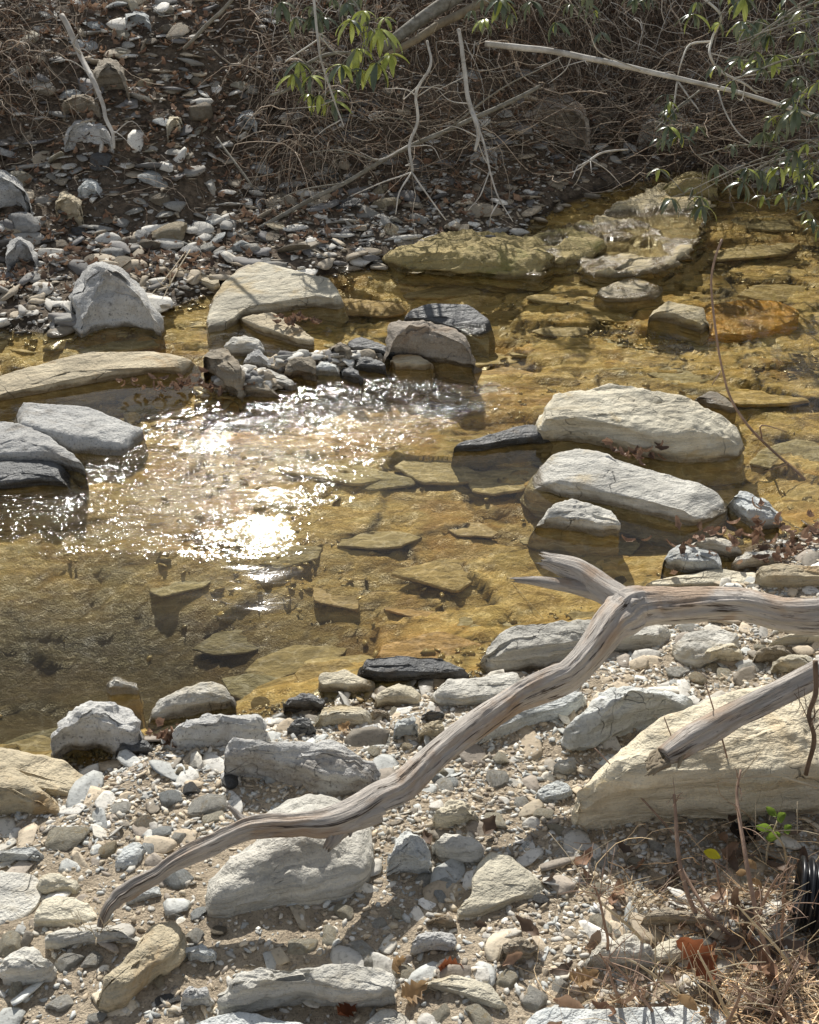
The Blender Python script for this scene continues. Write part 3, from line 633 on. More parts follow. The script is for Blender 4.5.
('stone', 'golden stone awash left of the dark-edged one', [(310,684),(320,673),(350,668),(374,676),(376,688),(350,694),(322,692)], 9, 'gold', dict(bev=.5)),
('stone', 'dark striped slate at the near waterline centre', [(282,704),(290,694),(312,692),(326,700),(322,711),(300,713)], 11, 'slate', dict()),
('stone', 'cream lozenge stone at the near waterline centre', [(312,716),(322,705),(346,701),(368,709),(372,719),(354,727),(324,727)], 11, 'cream', dict(bev=.4)),
('stone', 'yellow stone with a white front at the near waterline', [(370,698),(384,686),(406,683),(420,690),(418,702),(396,707),(376,706)], 10, 'gold', dict(bev=.5)),
('stone', 'small dark blue stone left of the cream lozenge', [(286,729),(292,720),(308,718),(316,726),(310,736),(294,736)], 10, 'slate', dict()),
('stone', 'small brownish round stone right of the cream lozenge', [(369,713),(378,707),(390,712),(388,720),(374,722)], 8, 'brown', dict(bev=.8)),
('stone', 'long grey stone below the cream lozenge', [(348,737),(362,727),(378,721),(380,729),(366,738),(352,741)], 7, 'granite', dict()),
('stone', 'grey-green cobble left of the driftwood limb', [(392,733),(400,718),(414,716),(418,728),(410,738),(398,738)], 13, 'blue', dict(bev=.7)),
('stone', 'tan cobble touching the driftwood limb', [(418,736),(424,722),(438,720),(444,730),(436,741),(424,741)], 12, 'tan', dict(bev=.7)),
('stone', 'dark cobble up against the flat pale slab', [(420,716),(430,709),(444,711),(442,719),(430,722)], 8, 'slate', dict(bev=.8)),
# ---- far bank
('boulder', 'grey boulder half buried in the left far bank below the white stick', [(62,134),(64,122),(76,117),(96,117),(110,126),(112,138),(90,143),(70,141)], 16, 'granite', dict(bev=.5)),
('boulder', 'flat-faced dark boulder above it beside the white stick', [(60,106),(66,94),(86,91),(100,100),(98,112),(76,114)], 14, 'brown', dict(bev=.4)),
('boulder', 'brown square boulder high on the left bank', [(92,80),(96,62),(110,56),(124,62),(126,82),(112,90),(98,88)], 22, 'brown', dict(bev=.4)),
('slab', 'bright slanted slab beside the square boulder', [(126,72),(136,62),(156,56),(164,62),(156,72),(134,77)], 6, 'pale', dict()),
('slab', 'bright flat slab right of the slanted one', [(150,76),(162,68),(176,68),(180,76),(166,82)], 6, 'pale', dict()),
('stone', 'pale upright stone in the middle of the left bank', [(166,130),(168,114),(178,111),(182,120),(178,132)], 12, 'cream', dict(bev=.4)),
('stone', 'bluish upright stone on the bank above the leaning branch', [(234,122),(244,106),(254,110),(256,124),(246,130)], 12, 'blue', dict(bev=.4)),
('boulder', 'grey round boulder at the left edge of the far bank', [(-20,176),(0,167),(18,176),(28,190),(22,206),(0,209),(-20,206)], 24, 'granite', dict(bev=.7, dome=.3)),
('stone', 'tan round stone standing on the far gravel at left', [(54,206),(58,192),(70,190),(80,200),(78,216),(64,220)], 18, 'tan', dict(bev=.7)),
('stone', 'pale bluish stone next to the tan round stone', [(78,190),(84,178),(96,177),(100,188),(94,198),(84,200)], 14, 'blue', dict(bev=.6)),
('slab', 'bright flat slab on the scree left of the tilted round rock', [(172,180),(186,172),(210,172),(218,182),(212,190),(190,188)], 7, 'pale', dict()),
('boulder', 'rounded grey-white rock tilted on the scree', [(205,168),(214,158),(230,160),(242,178),(240,194),(228,190),(212,184)], 14, 'pale', dict(bev=.5)),
('stone', 'pointed slab at the right end of the scree', [(254,206),(258,192),(272,182),(278,186),(272,198),(262,210)], 8, 'granite', dict()),
('boulder', 'rounded dark stone left of the far grey boulder', [(4,262),(8,242),(18,232),(32,238),(36,254),(28,266),(12,268)], 24, 'granite', dict(bev=.7)),
('boulder', 'boulder with a lit top in the undercut right bank', [(518,128),(524,108),(544,99),(572,98),(590,110),(588,128),(566,138),(536,138)], 28, 'pink', dict(bev=.6)),
('boulder', 'tall leaning brown boulder right of the lit-top one', [(592,132),(594,108),(606,101),(618,112),(626,134),(618,144),(602,142)], 26, 'brown', dict(bev=.4)),
('boulder', 'pale grey boulder behind the hanging evergreen leaves', [(640,132),(644,112),(664,106),(690,110),(700,126),(690,140),(660,144)], 24, 'pale', dict(bev=.5)),
('boulder', 'light grey boulder under the pale fallen branch at right', [(690,106),(698,90),(716,88),(728,98),(724,116),(706,120)], 18, 'granite', dict(bev=.5)),
('stone', 'pale block at the very top left of the bank', [(104,-6),(124,-8),(140,2),(134,12),(112,10)], 12, 'cream', dict(bev=.4)),
('stone', 'blue-grey round stone at the top of the left bank', [(122,20),(132,10),(148,12),(150,22),(138,28)], 12, 'blue', dict(bev=.6)),
('slab', 'flat bright stone at the top left corner of the bank', [(26,12),(34,2),(50,4),(58,14),(44,20)], 6, 'pale', dict()),
('slab', 'brown rectangular block lying at the foot of the root bank', [(298,166),(304,153),(332,152),(340,162),(334,172),(308,171)], 12, 'brown', dict(bev=.3)),
('stone', 'grey stone beneath the hanging bare branch', [(470,158),(476,146),(492,146),(498,156),(486,164)], 11, 'granite', dict(bev=.5)),
]
for nm, lb, pl, dp, mt, kw in R:
    rock(nm, lb, pl, dp, M[mt], cat={'outcrop': 'bedrock', 'boulder': 'boulder'}.get(nm, 'stone'), **kw)
NH = len(HERO)

# ---------------- sunken flat slabs on the bed
def inpoly_any(x, y, mrg=1.0):
    for h in HERO:
        d = math.hypot(x-h['c'][0], y-h['c'][1])
        if d < h['r'].max()*mrg:
            q = h['poly']; an = math.atan2(y-h['c'][1], x-h['c'][0]); k = np.argmin(np.abs(np.angle(np.exp(1j*(np.arctan2(q[:, 1]-h['c'][1], q[:, 0]-h['c'][0])-an)))))
            if d < h['r'][k]*mrg: return True
    return False
def stone_mesh(name, seed, m, flat=.45, el=1.4, sub=3, ang=True):
    import bmesh
    bm = bmesh.new(); bmesh.ops.create_icosphere(bm, subdivisions=sub, radius=1); 
    me = bpy.data.meshes.new(name); bm.to_mesh(me); bm.free()
    V = np.zeros(len(me.vertices)*3); me.vertices.foreach_get('co', V); V = V.reshape(-1, 3); r_ = random.Random(seed)
    for _ in range(9 if ang else 4):
        n = np.array([r_.gauss(0, 1), r_.gauss(0, 1), r_.gauss(0, .8)]); n /= np.linalg.norm(n)
        d = V@n; lim = r_.uniform(.55, .85); V = V-np.maximum(d-lim, 0)[:, None]*n
    V = V*(1+.12*vnoise(V*1.7+seed*5, 80)[:, None]+.05*fbm(V*4+seed, 81, 3)[:, None])
    V = V*[el, 1, flat]; V[:, 2] = np.where(V[:, 2] < -.5*flat, -.5*flat, V[:, 2])
    V = V/ np.abs(V[:, :2]).max(); me.vertices.foreach_set('co', V.astype(np.float32).ravel()); me.update()
    me.polygons.foreach_set('use_smooth', [True]*len(me.polygons)); me.set_sharp_from_angle(angle=math.radians(35)); me.materials.append(m); return me
shade = {'pale': 'pale grey', 'cream': 'cream', 'blue': 'blue-grey', 'brown': 'brown', 'slate': 'dark slate', 'tan': 'tan', 'granite': 'speckled grey', 'gold': 'yellowish', 'orange': 'orange', 'pink': 'pinkish'}
var = {}
for i, (k, shp) in enumerate([(a, s) for a in ('pale', 'cream', 'blue', 'brown', 'slate', 'tan', 'granite') for s in ('flat', 'rounded', 'blocky', 'long')]):
    fl, el, ag = {'flat': (.28, 1.3, True), 'rounded': (.45, 1.25, True), 'blocky': (.6, 1.2, True), 'long': (.4, 2.0, True)}[shp]
    var[(k, shp)] = stone_mesh('stone', 100+i, M[k], fl, el, 3, ag)
SHORT = [h['label'] for h in HERO]
used_labels = set(SHORT)
def where(x, y):
    """side and neighbour that single a stone out"""
    ds = [(math.hypot(x-h['c'][0], y-h['c'][1])-h['r'].mean(), h) for h in HERO[:NH]]
    return [h for d, h in sorted(ds, key=lambda t: t[0])[:5]]
def core(l):
    for w_ in (' with ', ' lying ', ' standing ', ' sloping ', ' half ', ' cut ', ' sunk ', ' running ', ' pointing ', ' dipping ', ' rising ', ' leaning ', ' poking ', ' partly ', ' tucked ', ' wedged '):
        if w_ in l[12:]: pass
    return l
def side(x, y, h):
    dx, dy = x-h['c'][0], y-h['c'][1]
    if abs(dx) > 1.6*abs(dy): return 'right of' if dx > 0 else 'left of'
    if abs(dy) > 1.6*abs(dx): return 'behind' if dy > 0 else 'in front of'
    return ('behind and right of' if dx > 0 else 'behind and left of') if dy > 0 else ('in front and right of' if dx > 0 else 'in front and left of')
REFS = {}      # short unique reference of big rocks
refs = ['far grey boulder', 'long tan slab', 'wedge slab in the riffle', 'edge stone by the riffle', 'dark wet slate rock', 'upright grey block', 'broad cream slab', 'tan tilted slab', 'tan block behind the far boulder']
for h, r_ in zip(HERO, refs): REFS[id(h)] = r_
for h in HERO[:NH]:
    l = h['label']
    for key, s_ in [('pinkish grey angular', 'pinkish mid-creek rock'), ('big cream boulder with', 'big cream boulder'), ('long pale grey bar', 'bar-shaped slab'), ('orange flat sunken', 'orange sunken slab'), ('yellow mossy bedrock', 'mossy bedrock hump'),
                    ('white-veined wavy', 'white-veined bedrock'), ('pale grey thick slab', 'thick slab behind the fork'), ('flat pale slab pointing', 'pale slab by the limb'), ('long smooth grey slab', 'grey slab under the limb'), ('blue-grey rough boulder', 'blue-grey rough boulder'),
                    ('giant golden-tan', 'giant tan boulder'), ('long grey slab with a bluish', 'long bluish slab'), ('large round grey', 'large round boulder'), ('upright blue-grey stone right', 'upright blue-grey stone'), ('flat oval pale stone', 'flat oval pale stone'),
                    ('flat pale triangular', 'triangular slab'), ('bottom slab with', 'bottom green-grey slab'), ('pointed tan flat', 'pointed tan stone'), ('oblong tan rock', 'oblong tan rock'), ('smooth round tan-grey', 'round boulder at the left edge'),
                    ('dark grey boulder at', 'dark boulder at the waterline'), ('pale rounded stone with', 'cracked pale stone'), ('grey rock with a dark', 'grey hollow rock'), ('large flat pale slab', 'pale edge slab'), ('long thin whitish', 'whitish slab by the driftwood tip'),
                    ('light grey rough stone', 'rough stone in the left corner'), ('wide grey slab along', 'wide bottom-edge slab'), ('brown-grey long stone', 'long stone in the weeds'), ('lumpy pale rock in the weeds, the left', 'left lumpy weed rock'),
                    ('grey boulder half buried', 'buried bank boulder'), ('brown square', 'square bank boulder'), ('grey round boulder at', 'round bank boulder at the edge'), ('tan round stone standing', 'tan round bank stone'), ('rounded grey-white', 'tilted scree rock'),
                    ('boulder with a lit top', 'lit-top bank boulder'), ('rounded dark stone left', 'dark stone left of the far boulder'), ('grey half-buried stone', 'half-buried grey stone'), ('cream lozenge', 'cream lozenge stone')]:
        if l.startswith(key): REFS[id(h)] = s_
refh = [h for h in HERO[:NH] if id(h) in REFS]
COUNT = {}
def auto_label(x, y, k, shp, s):
    near = sorted(refh, key=lambda h: math.hypot(x-h['c'][0], y-h['c'][1])-h['r'].mean())[:6]
    sz = 'tiny' if s < .02 else 'small' if s < .035 else 'medium' if s < .055 else 'larger'
    for h in near:
        l = f"{sz} {shade[k]} {shp} stone {side(x, y, h)} the {REFS[id(h)]}"
        if l not in used_labels and len(l.split()) <= 16: used_labels.add(l); return l
    for a in range(len(near)):
        for b_ in range(a+1, len(near)):
            l = f"{sz} {shade[k]} {shp} stone {side(x, y, near[a])} the {REFS[id(near[a])]}, near the {REFS[id(near[b_])]}"
            if len(l.split()) <= 16 and l not in used_labels: used_labels.add(l); return l
    return None
PLACED = []
def place_stone(x, y, s, k, shp, sink=.35, rz=None, tilt=.18, z=None, group='loose stones on the gravel', nm='stone'):
    l = auto_label(x, y, k, shp, s)
    if not l: return None
    o = bpy.data.objects.new(nm, var[(k, shp)]); col.objects.link(o)
    if z is None: z = gz(x, y)
    fl = {'flat': .28, 'rounded': .6, 'blocky': .6, 'long': .4}[shp]/({'long': 2.0}.get(shp, 1.25))
    o.location = (x, y, z+s*fl*(.9-sink)*.6); o.scale = (s, s*rnd.uniform(.8, 1.1), s*rnd.uniform(.8, 1.15))
    o.rotation_euler = (rnd.uniform(-tilt, tilt), rnd.uniform(-tilt, tilt), rnd.uniform(0, 2*PI) if rz is None else rz)
    tag(o, l, 'stone', group); PLACED.append((x, y, s)); return o
# stones seen one by one in the photograph: px, py, width px, colour, shape
for px, py, wpx, k, shp in [(150,690,22,'pale','flat'),(198,766,18,'pale','rounded'),(182,772,16,'tan','rounded'),(172,800,26,'blue','blocky'),(146,823,22,'brown','rounded'),(162,832,20,'blue','rounded'),(178,838,16,'pale','blocky'),(212,805,44,'pale','flat'),(192,790,18,'slate','blocky'),(230,782,20,'slate','rounded'),
    (215,815,26,'cream','flat'),(120,810,26,'pale','flat'),(65,840,44,'cream','flat'),(110,850,22,'tan','rounded'),(150,850,18,'blue','flat'),(180,880,30,'blue','blocky'),(200,915,18,'blue','rounded'),(176,915,16,'pale','rounded'),(150,958,18,'cream','rounded'),(92,958,22,'pale','rounded'),(70,962,26,'pale','rounded'),
    (10,890,20,'cream','rounded'),(12,945,24,'cream','rounded'),(16,992,22,'cream','flat'),(60,1000,24,'pale','rounded'),(95,1018,20,'pale','flat'),(168,1000,22,'slate','flat'),(195,938,20,'pale','rounded'),(218,932,18,'brown','rounded'),(160,984,14,'tan','rounded'),
    (445,785,26,'pale','flat'),(440,770,18,'cream','rounded'),(500,758,18,'cream','blocky'),(496,782,28,'pale','rounded'),(520,802,20,'pale','flat'),(545,815,22,'cream','flat'),(560,830,24,'cream','flat'),(495,820,30,'cream','flat'),(432,776,20,'blue','blocky'),(452,782,14,'blue','rounded'),
    (446,885,22,'blue','flat'),(444,870,26,'pale','flat'),(425,878,22,'pale','flat'),(440,896,16,'blue','rounded'),(396,910,20,'cream','flat'),(380,925,16,'pale','flat'),(330,935,26,'cream','flat'),(300,945,34,'cream','flat'),(360,955,40,'pale','flat'),(404,972,34,'cream','long'),(420,990,22,'cream','flat'),
    (540,900,16,'slate','rounded'),(508,980,22,'cream','rounded'),(534,1000,26,'pale','blocky'),(480,1018,30,'cream','flat'),(440,1016,24,'cream','flat'),(560,985,20,'pale','flat'),
    (640,865,24,'cream','flat'),(600,862,18,'pale','rounded'),(588,858,22,'cream','flat'),(655,846,16,'pale','rounded'),(672,852,22,'pale','blocky'),(700,845,20,'pale','rounded'),(706,866,18,'cream','flat'),(640,885,14,'blue','flat'),(598,890,20,'cream','rounded'),(610,890,16,'pale','flat'),(600,925,28,'cream','rounded'),(622,932,24,'pale','flat'),(740,880,22,'cream','flat'),(745,935,30,'pale','flat'),
    (690,628,26,'pale','flat'),(712,668,18,'tan','flat'),(725,674,26,'cream','flat'),(700,680,20,'tan','rounded'),(752,670,30,'pale','flat'),(760,648,14,'cream','rounded'),(678,672,24,'pale','long'),
    (625,560,20,'brown','flat'),(650,562,16,'tan','flat'),(700,530,26,'brown','flat'),(796,548,20,'brown','flat'),(740,540,14,'pale','flat'),
    (258,690,20,'brown','flat'),(340,690,22,'cream','flat'),(395,712,18,'cream','flat'),(350,716,14,'pale','rounded'),(446,702,16,'cream','rounded'),(405,748,14,'tan','rounded'),(385,740,20,'pale','flat'),(374,752,16,'cream','rounded'),
    (140,238,22,'granite','blocky'),(116,250,26,'granite','flat'),(150,245,22,'brown','blocky'),(120,232,16,'blue','flat'),(45,240,20,'slate','flat'),(60,244,18,'brown','rounded'),(85,232,26,'slate','flat'),(110,218,20,'brown','flat'),(190,252,22,'granite','rounded'),(206,248,20,'pale','rounded'),(225,252,24,'granite','flat'),(240,246,24,'blue','blocky'),(252,250,20,'pale','blocky'),(265,262,18,'slate','flat'),
    (280,226,26,'tan','flat'),(268,236,24,'brown','flat'),(255,218,22,'slate','flat'),(210,222,20,'blue','flat'),(165,214,24,'pale','flat'),(60,214,20,'brown','flat'),(285,200,22,'pale','flat'),(290,212,22,'cream','flat'),(160,200,18,'brown','blocky'),(140,200,16,'pale','flat'),(136,210,20,'pale','flat'),(130,180,16,'pale','flat'),(150,150,16,'cream','long'),(176,152,24,'pale','flat'),(150,160,18,'cream','flat'),(186,130,18,'brown','flat'),
    (200,112,26,'brown','blocky'),(200,130,22,'cream','flat'),(215,130,16,'brown','flat'),(240,88,20,'cream','blocky'),(252,92,16,'pale','blocky'),(214,84,14,'pale','rounded'),(200,82,16,'brown','rounded'),(146,84,16,'tan','blocky'),(120,32,30,'cream','long'),(95,25,20,'blue','flat'),(150,40,20,'brown','flat'),(165,30,16,'brown','blocky'),(180,32,40,'brown','long'),(85,45,26,'blue','flat'),(120,52,22,'cream','flat'),(128,44,18,'pale','flat'),
    (260,118,16,'pale','flat'),(268,105,20,'brown','blocky'),(320,130,16,'pale','rounded'),(300,140,18,'brown','flat'),(410,84,14,'brown','flat'),(540,146,18,'pale','flat'),(500,190,18,'brown','flat'),(560,160,16,'brown','flat'),(610,150,18,'brown','flat'),(630,90,16,'brown','blocky'),
    (310,318,18,'slate','flat'),(270,352,18,'brown','flat'),(280,348,18,'pale','rounded'),(300,340,14,'brown','rounded'),(322,350,18,'tan','rounded'),(270,345,16,'blue','rounded'),(232,372,14,'slate','flat'),(296,368,18,'slate','rounded'),(370,372,16,'slate','flat'),(380,378,14,'brown','flat'),(330,380,16,'slate','flat'),(310,384,18,'brown','flat'),(180,398,24,'tan','flat'),(130,400,26,'slate','long'),(210,400,22,'brown','flat')]:
    q = hit(px, py+2); s = wpx*np.linalg.norm(q-CAM)/F/2*1.1
    place_stone(q[0], q[1], s, k, shp, group='loose stones of the creek banks')
n_small = 0
tries = 0
while len(PLACED) < 185 and tries < 3000:
    tries += 1
    if rnd.random() < .6: x, y = rnd.uniform(-1.3, 1.7), rnd.uniform(1.5, 3.1)
    else: x, y = rnd.uniform(-3.2, -.2), rnd.uniform(5.2, 7.2)
    z = gz(x, y)
    if z < .015 or inpoly_any(x, y, 1.05) or any(math.hypot(x-a, y-b) < (s_*1.3+.02) for a, b, s_ in PLACED): continue
    k = rnd.choice(['pale', 'cream', 'blue', 'pale', 'granite', 'tan', 'brown']) if y < 4 else rnd.choice(['pale', 'slate', 'blue', 'brown', 'granite'])
    place_stone(x, y, rnd.uniform(.015, .03) if y < 4 else rnd.uniform(.025, .05), k, rnd.choice(['flat', 'rounded', 'blocky', 'flat', 'long']), group='loose stones of the creek banks')

n_big = 0
while n_big < 60 and tries < 6000:
    tries += 1
    x, y = rnd.uniform(-3.1, .1), rnd.uniform(5.9, 8.6)
    if gz(x, y) < .05 or inpoly_any(x, y, 1.05) or any(math.hypot(x-a, y-b) < (s_*1.1+.05) for a, b, s_ in PLACED): continue
    if place_stone(x, y, rnd.uniform(.055, .12), rnd.choice(['pale', 'cream', 'brown', 'slate', 'granite', 'tan', 'blue']), rnd.choice(['flat', 'blocky', 'flat', 'long']), tilt=.5, group='loose stones of the creek banks'): n_big += 1
# sunken plates on the creek bed: px, py, width px, colour words
bedm = {}
sunk = [(430,285,90,'long golden'),(470,262,60,'ochre'),(360,300,80,'wide brown'),(330,335,60,'dark brown'),(600,312,70,'wavy golden'),(600,345,44,'small yellow'),(560,330,40,'thin ochre'),(640,352,30,'small dull green'),(605,362,66,'square-edged orange'),
        (480,352,70,'broad tawny'),(470,385,50,'bright orange'),(500,372,60,'tawny'),(680,375,70,'flat ochre'),(760,400,70,'dusty orange'),(745,250,90,'long dark'),(780,285,60,'greenish'),(330,470,90,'rusty orange'),(380,480,60,'pale rusty'),(440,470,80,'long yellow'),(510,475,70,'amber'),
        (560,455,40,'small amber'),(450,560,90,'wide amber'),(340,575,50,'thin brown'),(410,590,50,'narrow brown'),(500,610,60,'golden brown'),(300,620,90,'broad brown'),(350,640,80,'thick brown'),(430,640,90,'long brown'),(260,655,60,'square brown'),(330,665,60,'dull golden'),
        (200,640,70,'murky brown'),(40,690,80,'murky golden'),(20,720,50,'small murky'),(230,600,60,'faint olive'),(560,590,50,'tawny flat'),(600,560,60,'shaded brown'),(590,620,40,'small tawny'),(790,450,60,'greenish yellow'),(700,500,50,'small golden'),(620,540,50,'shaded olive'),
        (100,350,90,'long amber'),(30,350,70,'dim amber'),(190,325,60,'amber'),(560,300,50,'small golden flat'),(140,405,40,'dull tan'),(250,420,40,'small tan'),(640,250,60,'mottled ochre'),(770,225,60,'olive'),(540,350,60,'pale golden'),(720,350,60,'plain ochre'),(290,540,60,'mossy yellow'),(380,530,60,'net-lit yellow'),(180,560,50,'dark olive'),(550,530,50,'copper'),(470,520,50,'flat copper')]
def plate_mat():
    m, nt, L = mat('sunken_plate_stone'); b = NB(nt)
    geo = b.n('ShaderNodeNewGeometry').outputs['Position']; ir = b.n('ShaderNodeObjectInfo').outputs['Random']
    s1 = b.noise(b.mapv(geo, (2, 6, 2)), 5, 6, .65, .5); n2 = b.noise(geo, 60, 4, .7)
    c1 = b.ramp(ir, [(0, (.52, .42, .22)), (.2, (.60, .44, .20)), (.4, (.40, .34, .21)), (.6, (.64, .52, .30)), (.8, (.46, .42, .30)), (1, (.58, .36, .15))])
    c = b.mix(b.mr(s1, .35, .6), b.mix(1.0, c1, (.5, .48, .4), 'MULTIPLY'), c1)
    c = b.mix(b.math('MULTIPLY', b.mr(n2, .5, .75), .5), c, (.10, .07, .03))
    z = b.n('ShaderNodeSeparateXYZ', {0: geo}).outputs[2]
    c = b.mix(b.math('MULTIPLY', b.mr(z, -.12, -.34), .85), c, (.035, .034, .018))  # plates coloured darker with depth, standing in for light lost in the water
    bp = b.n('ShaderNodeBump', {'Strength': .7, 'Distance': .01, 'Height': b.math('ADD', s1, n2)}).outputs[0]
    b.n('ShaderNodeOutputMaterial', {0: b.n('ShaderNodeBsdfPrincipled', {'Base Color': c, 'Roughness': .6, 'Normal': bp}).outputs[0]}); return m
M['plate'] = plate_mat()
pl_meshes = []
for i in range(9):
    r_ = random.Random(300+i); n = r_.randint(4, 7); base = []
    for j in range(n):
        a = (j+r_.uniform(-.3, .3))*2*PI/n; rr = r_.uniform(.75, 1.05); base.append((math.cos(a)*rr, math.sin(a)*rr*r_.uniform(.3, .6)))
    p = resample(chaikin(np.array(base), 1, .08), 56); p = p*(1+.09*fbm(xyz(p[:, 0]*4, p[:, 1]*6, i), 90))[:, None]
    V = []; 
    for s_, z_ in ((.97, -.15), (1.0, 0), (1.02, .5), (.99, .9), (.95, 1.0), (.8, 1.02), (.6, 1.06), (.35, 1.05)): V.append(np.column_stack([p*s_, np.full(56, z_*.12)]))
    V = np.vstack(V+[[[0, 0, .125]]]); V[:, 2] += .02*vnoise(V*3+i*9, 91)*(V[:, 2] > .05); Fs = []
    for a in range(7):
        for j in range(56): q = a*56+j; q2 = a*56+(j+1) % 56; Fs.append((q, q2, q2+56, q+56))
    for j in range(56): Fs.append((8*56, 7*56+j, 7*56+(j+1) % 56))
    me = bpy.data.meshes.new('plate'); me.from_pydata(V.tolist(), [], Fs); me.update(); me.polygons.foreach_set('use_smooth', [True]*len(Fs)); me.set_sharp_from_angle(angle=math.radians(40)); me.materials.append(M['plate']); pl_meshes.append(me)
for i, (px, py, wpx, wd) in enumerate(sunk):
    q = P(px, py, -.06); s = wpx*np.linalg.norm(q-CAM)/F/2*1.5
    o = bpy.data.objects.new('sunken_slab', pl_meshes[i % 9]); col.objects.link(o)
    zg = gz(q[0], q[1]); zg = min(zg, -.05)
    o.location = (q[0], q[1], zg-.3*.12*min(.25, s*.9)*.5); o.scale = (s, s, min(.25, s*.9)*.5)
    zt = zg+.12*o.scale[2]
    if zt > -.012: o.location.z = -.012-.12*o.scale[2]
    o.rotation_euler = (rnd.uniform(-.14, .02), rnd.uniform(-.06, .06), rnd.uniform(-.35, .35)+(PI if rnd.random() < .5 else 0))
    near = min(refh, key=lambda h: math.hypot(q[0]-h['c'][0], q[1]-h['c'][1])-h['r'].mean())
    tag(o, f"{wd} slab under water {side(q[0], q[1], near)} the {REFS[id(near)]}", 'stone', 'flat stones under the clear water')

# ------------------------------------------------------------------ gravel (uncountable)
def ico(sub):
    import bmesh
    bm = bmesh.new(); bmesh.ops.create_icosphere(bm, subdivisions=sub, radius=1)
    V = np.array([v.co[:] for v in bm.verts]); Fq = np.array([[v.index for v in f.verts] for f in bm.faces]); bm.free(); return V, Fq
def scatter_stones(name, n, sampler, smin, smax, pal, sub=1, power=2.2, flat=(.3, .7), seed=1):
    r_ = np.random.default_rng(seed); V0, F0 = ico(sub); nv = len(V0)
    vars_ = []
    for k in range(14):
        V = V0.copy()
        for _ in range(7):
            nn = r_.normal(size=3); nn /= np.linalg.norm(nn); V = V-np.maximum(V@nn-r_.uniform(.3, .7), 0)[:, None]*nn
        V = V*(1+.1*vnoise(V*2+k*7, 95)[:, None]); vars_.append(V)
    vars_ = np.array(vars_)
    x, y = sampler(n, r_); n = len(x); z = ground(x, y)
    s = smin+(smax-smin)*r_.random(n)**power; el = r_.uniform(1, 2.1, n); fl = r_.uniform(*flat, n)
    V = vars_[r_.integers(0, 14, n)]*np.stack([s*el, s, s*fl], -1)[:, None, :]
    ax = r_.normal(0, .36, n); ca, sa = np.cos(ax), np.sin(ax)
    V = np.stack([V[..., 0], V[..., 1]*ca[:, None]-V[..., 2]*sa[:, None], V[..., 1]*sa[:, None]+V[..., 2]*ca[:, None]], -1)
    th = r_.uniform(0, 2*PI, n); c, sn = np.cos(th), np.sin(th)
    V = np.stack([V[..., 0]*c[:, None]-V[..., 1]*sn[:, None], V[..., 0]*sn[:, None]+V[..., 1]*c[:, None], V[..., 2]], -1)
    V = V+np.stack([x, y, z+s*fl*r_.uniform(.1, .9, n)], -1)[:, None, :]
    Fq = (F0[None]+(np.arange(n)*nv)[:, None, None]).reshape(-1, 3)
    pal = np.array(pal); t = pal[r_.integers(0, len(pal), n)]*r_.uniform(.7, 1.15, n)[:, None]
    o = fast_mesh(name, V.reshape(-1, 3), Fq, M['gravel'], np.repeat(t, nv, 0)); return o
def s_near(n, r_):
    x = r_.uniform(-1.9, 2.4, n); y = r_.uniform(1.35, 4.0, n); d = edge(NP, x, .1, .25)-y
    k = (d > -.12)*((r_.random(n) < .25+.75*np.clip(.75+1.6*vnoise(xyz(x*1.8, y*1.8), 99)-.35*sstep(.2, 1.2, x)*(y < 3), .12, 1)))
    k = k > 0; return x[k], y[k]
def s_far(n, r_):
    x = r_.uniform(-4.5, 4.2, n); y = r_.uniform(5.0, 9.0, n); d = y-edge(FP, x, .1, .12)
    k = (d > -.12)*(r_.random(n) < np.where(d > 1.2, np.where(x < .1, .6, .2), 1.0)*np.where(x > 1.0, .35, 1)); k = k > 0; return x[k], y[k]
def s_shoal(n, r_):
    xs_, ys_ = [], []
    for a, b, c, d, e in SHOAL[:3]: q = P(a, b); xs_.append(q[0]+r_.normal(0, c*.7, n//3)); ys_.append(q[1]+r_.normal(0, d*.7, n//3))
    return np.concatenate(xs_), np.concatenate(ys_)
def s_bed(n, r_):
    x = r_.uniform(-3.2, 3.6, n); y = r_.uniform(2.2, 8, n); c = chan(x, y)
    k = (c > -.02) & (r_.random(n) < np.clip(.25+1.3*vnoise(xyz(x*1.6, y*2.6), 140)+.5*(c < .3), .03, 1)); return x[k], y[k]
pal_n = [(.80, .75, .64), (.70, .67, .60), (.58, .59, .56), (.74, .64, .48), (.88, .85, .77), (.46, .40, .33), (.64, .54, .40), (.36, .32, .26), (.68, .69, .65), (.70, .58, .42)]
pal_f = [(.66, .63, .56), (.34, .33, .30), (.84, .81, .73), (.42, .36, .27), (.24, .23, .22), (.58, .49, .36)]
o = scatter_stones('gravel', 95000, s_near, .003, .0115, pal_n, 1, 1.5, (.25, .55), seed=2); tag(o, 'fine grey and tan gravel covering the near bank', 'gravel', kind='stuff')
o = scatter_stones('gravel', 3600, s_near, .012, .050, pal_n, 2, 1.9, (.08, .22), seed=3); tag(o, 'coarse flat pebbles mixed through the gravel of the near bank', 'gravel', kind='stuff')
o = scatter_stones('gravel', 26000, s_far, .006, .022, pal_f, 1, 1.8, seed=4); tag(o, 'damp grey gravel along the far shore', 'gravel', kind='stuff')
o = scatter_stones('gravel', 5200, s_far, .02, .085, pal_f, 2, 2.0, (.15, .4), seed=5); tag(o, 'broken slaty rubble strewn on the far bank', 'gravel', kind='stuff')

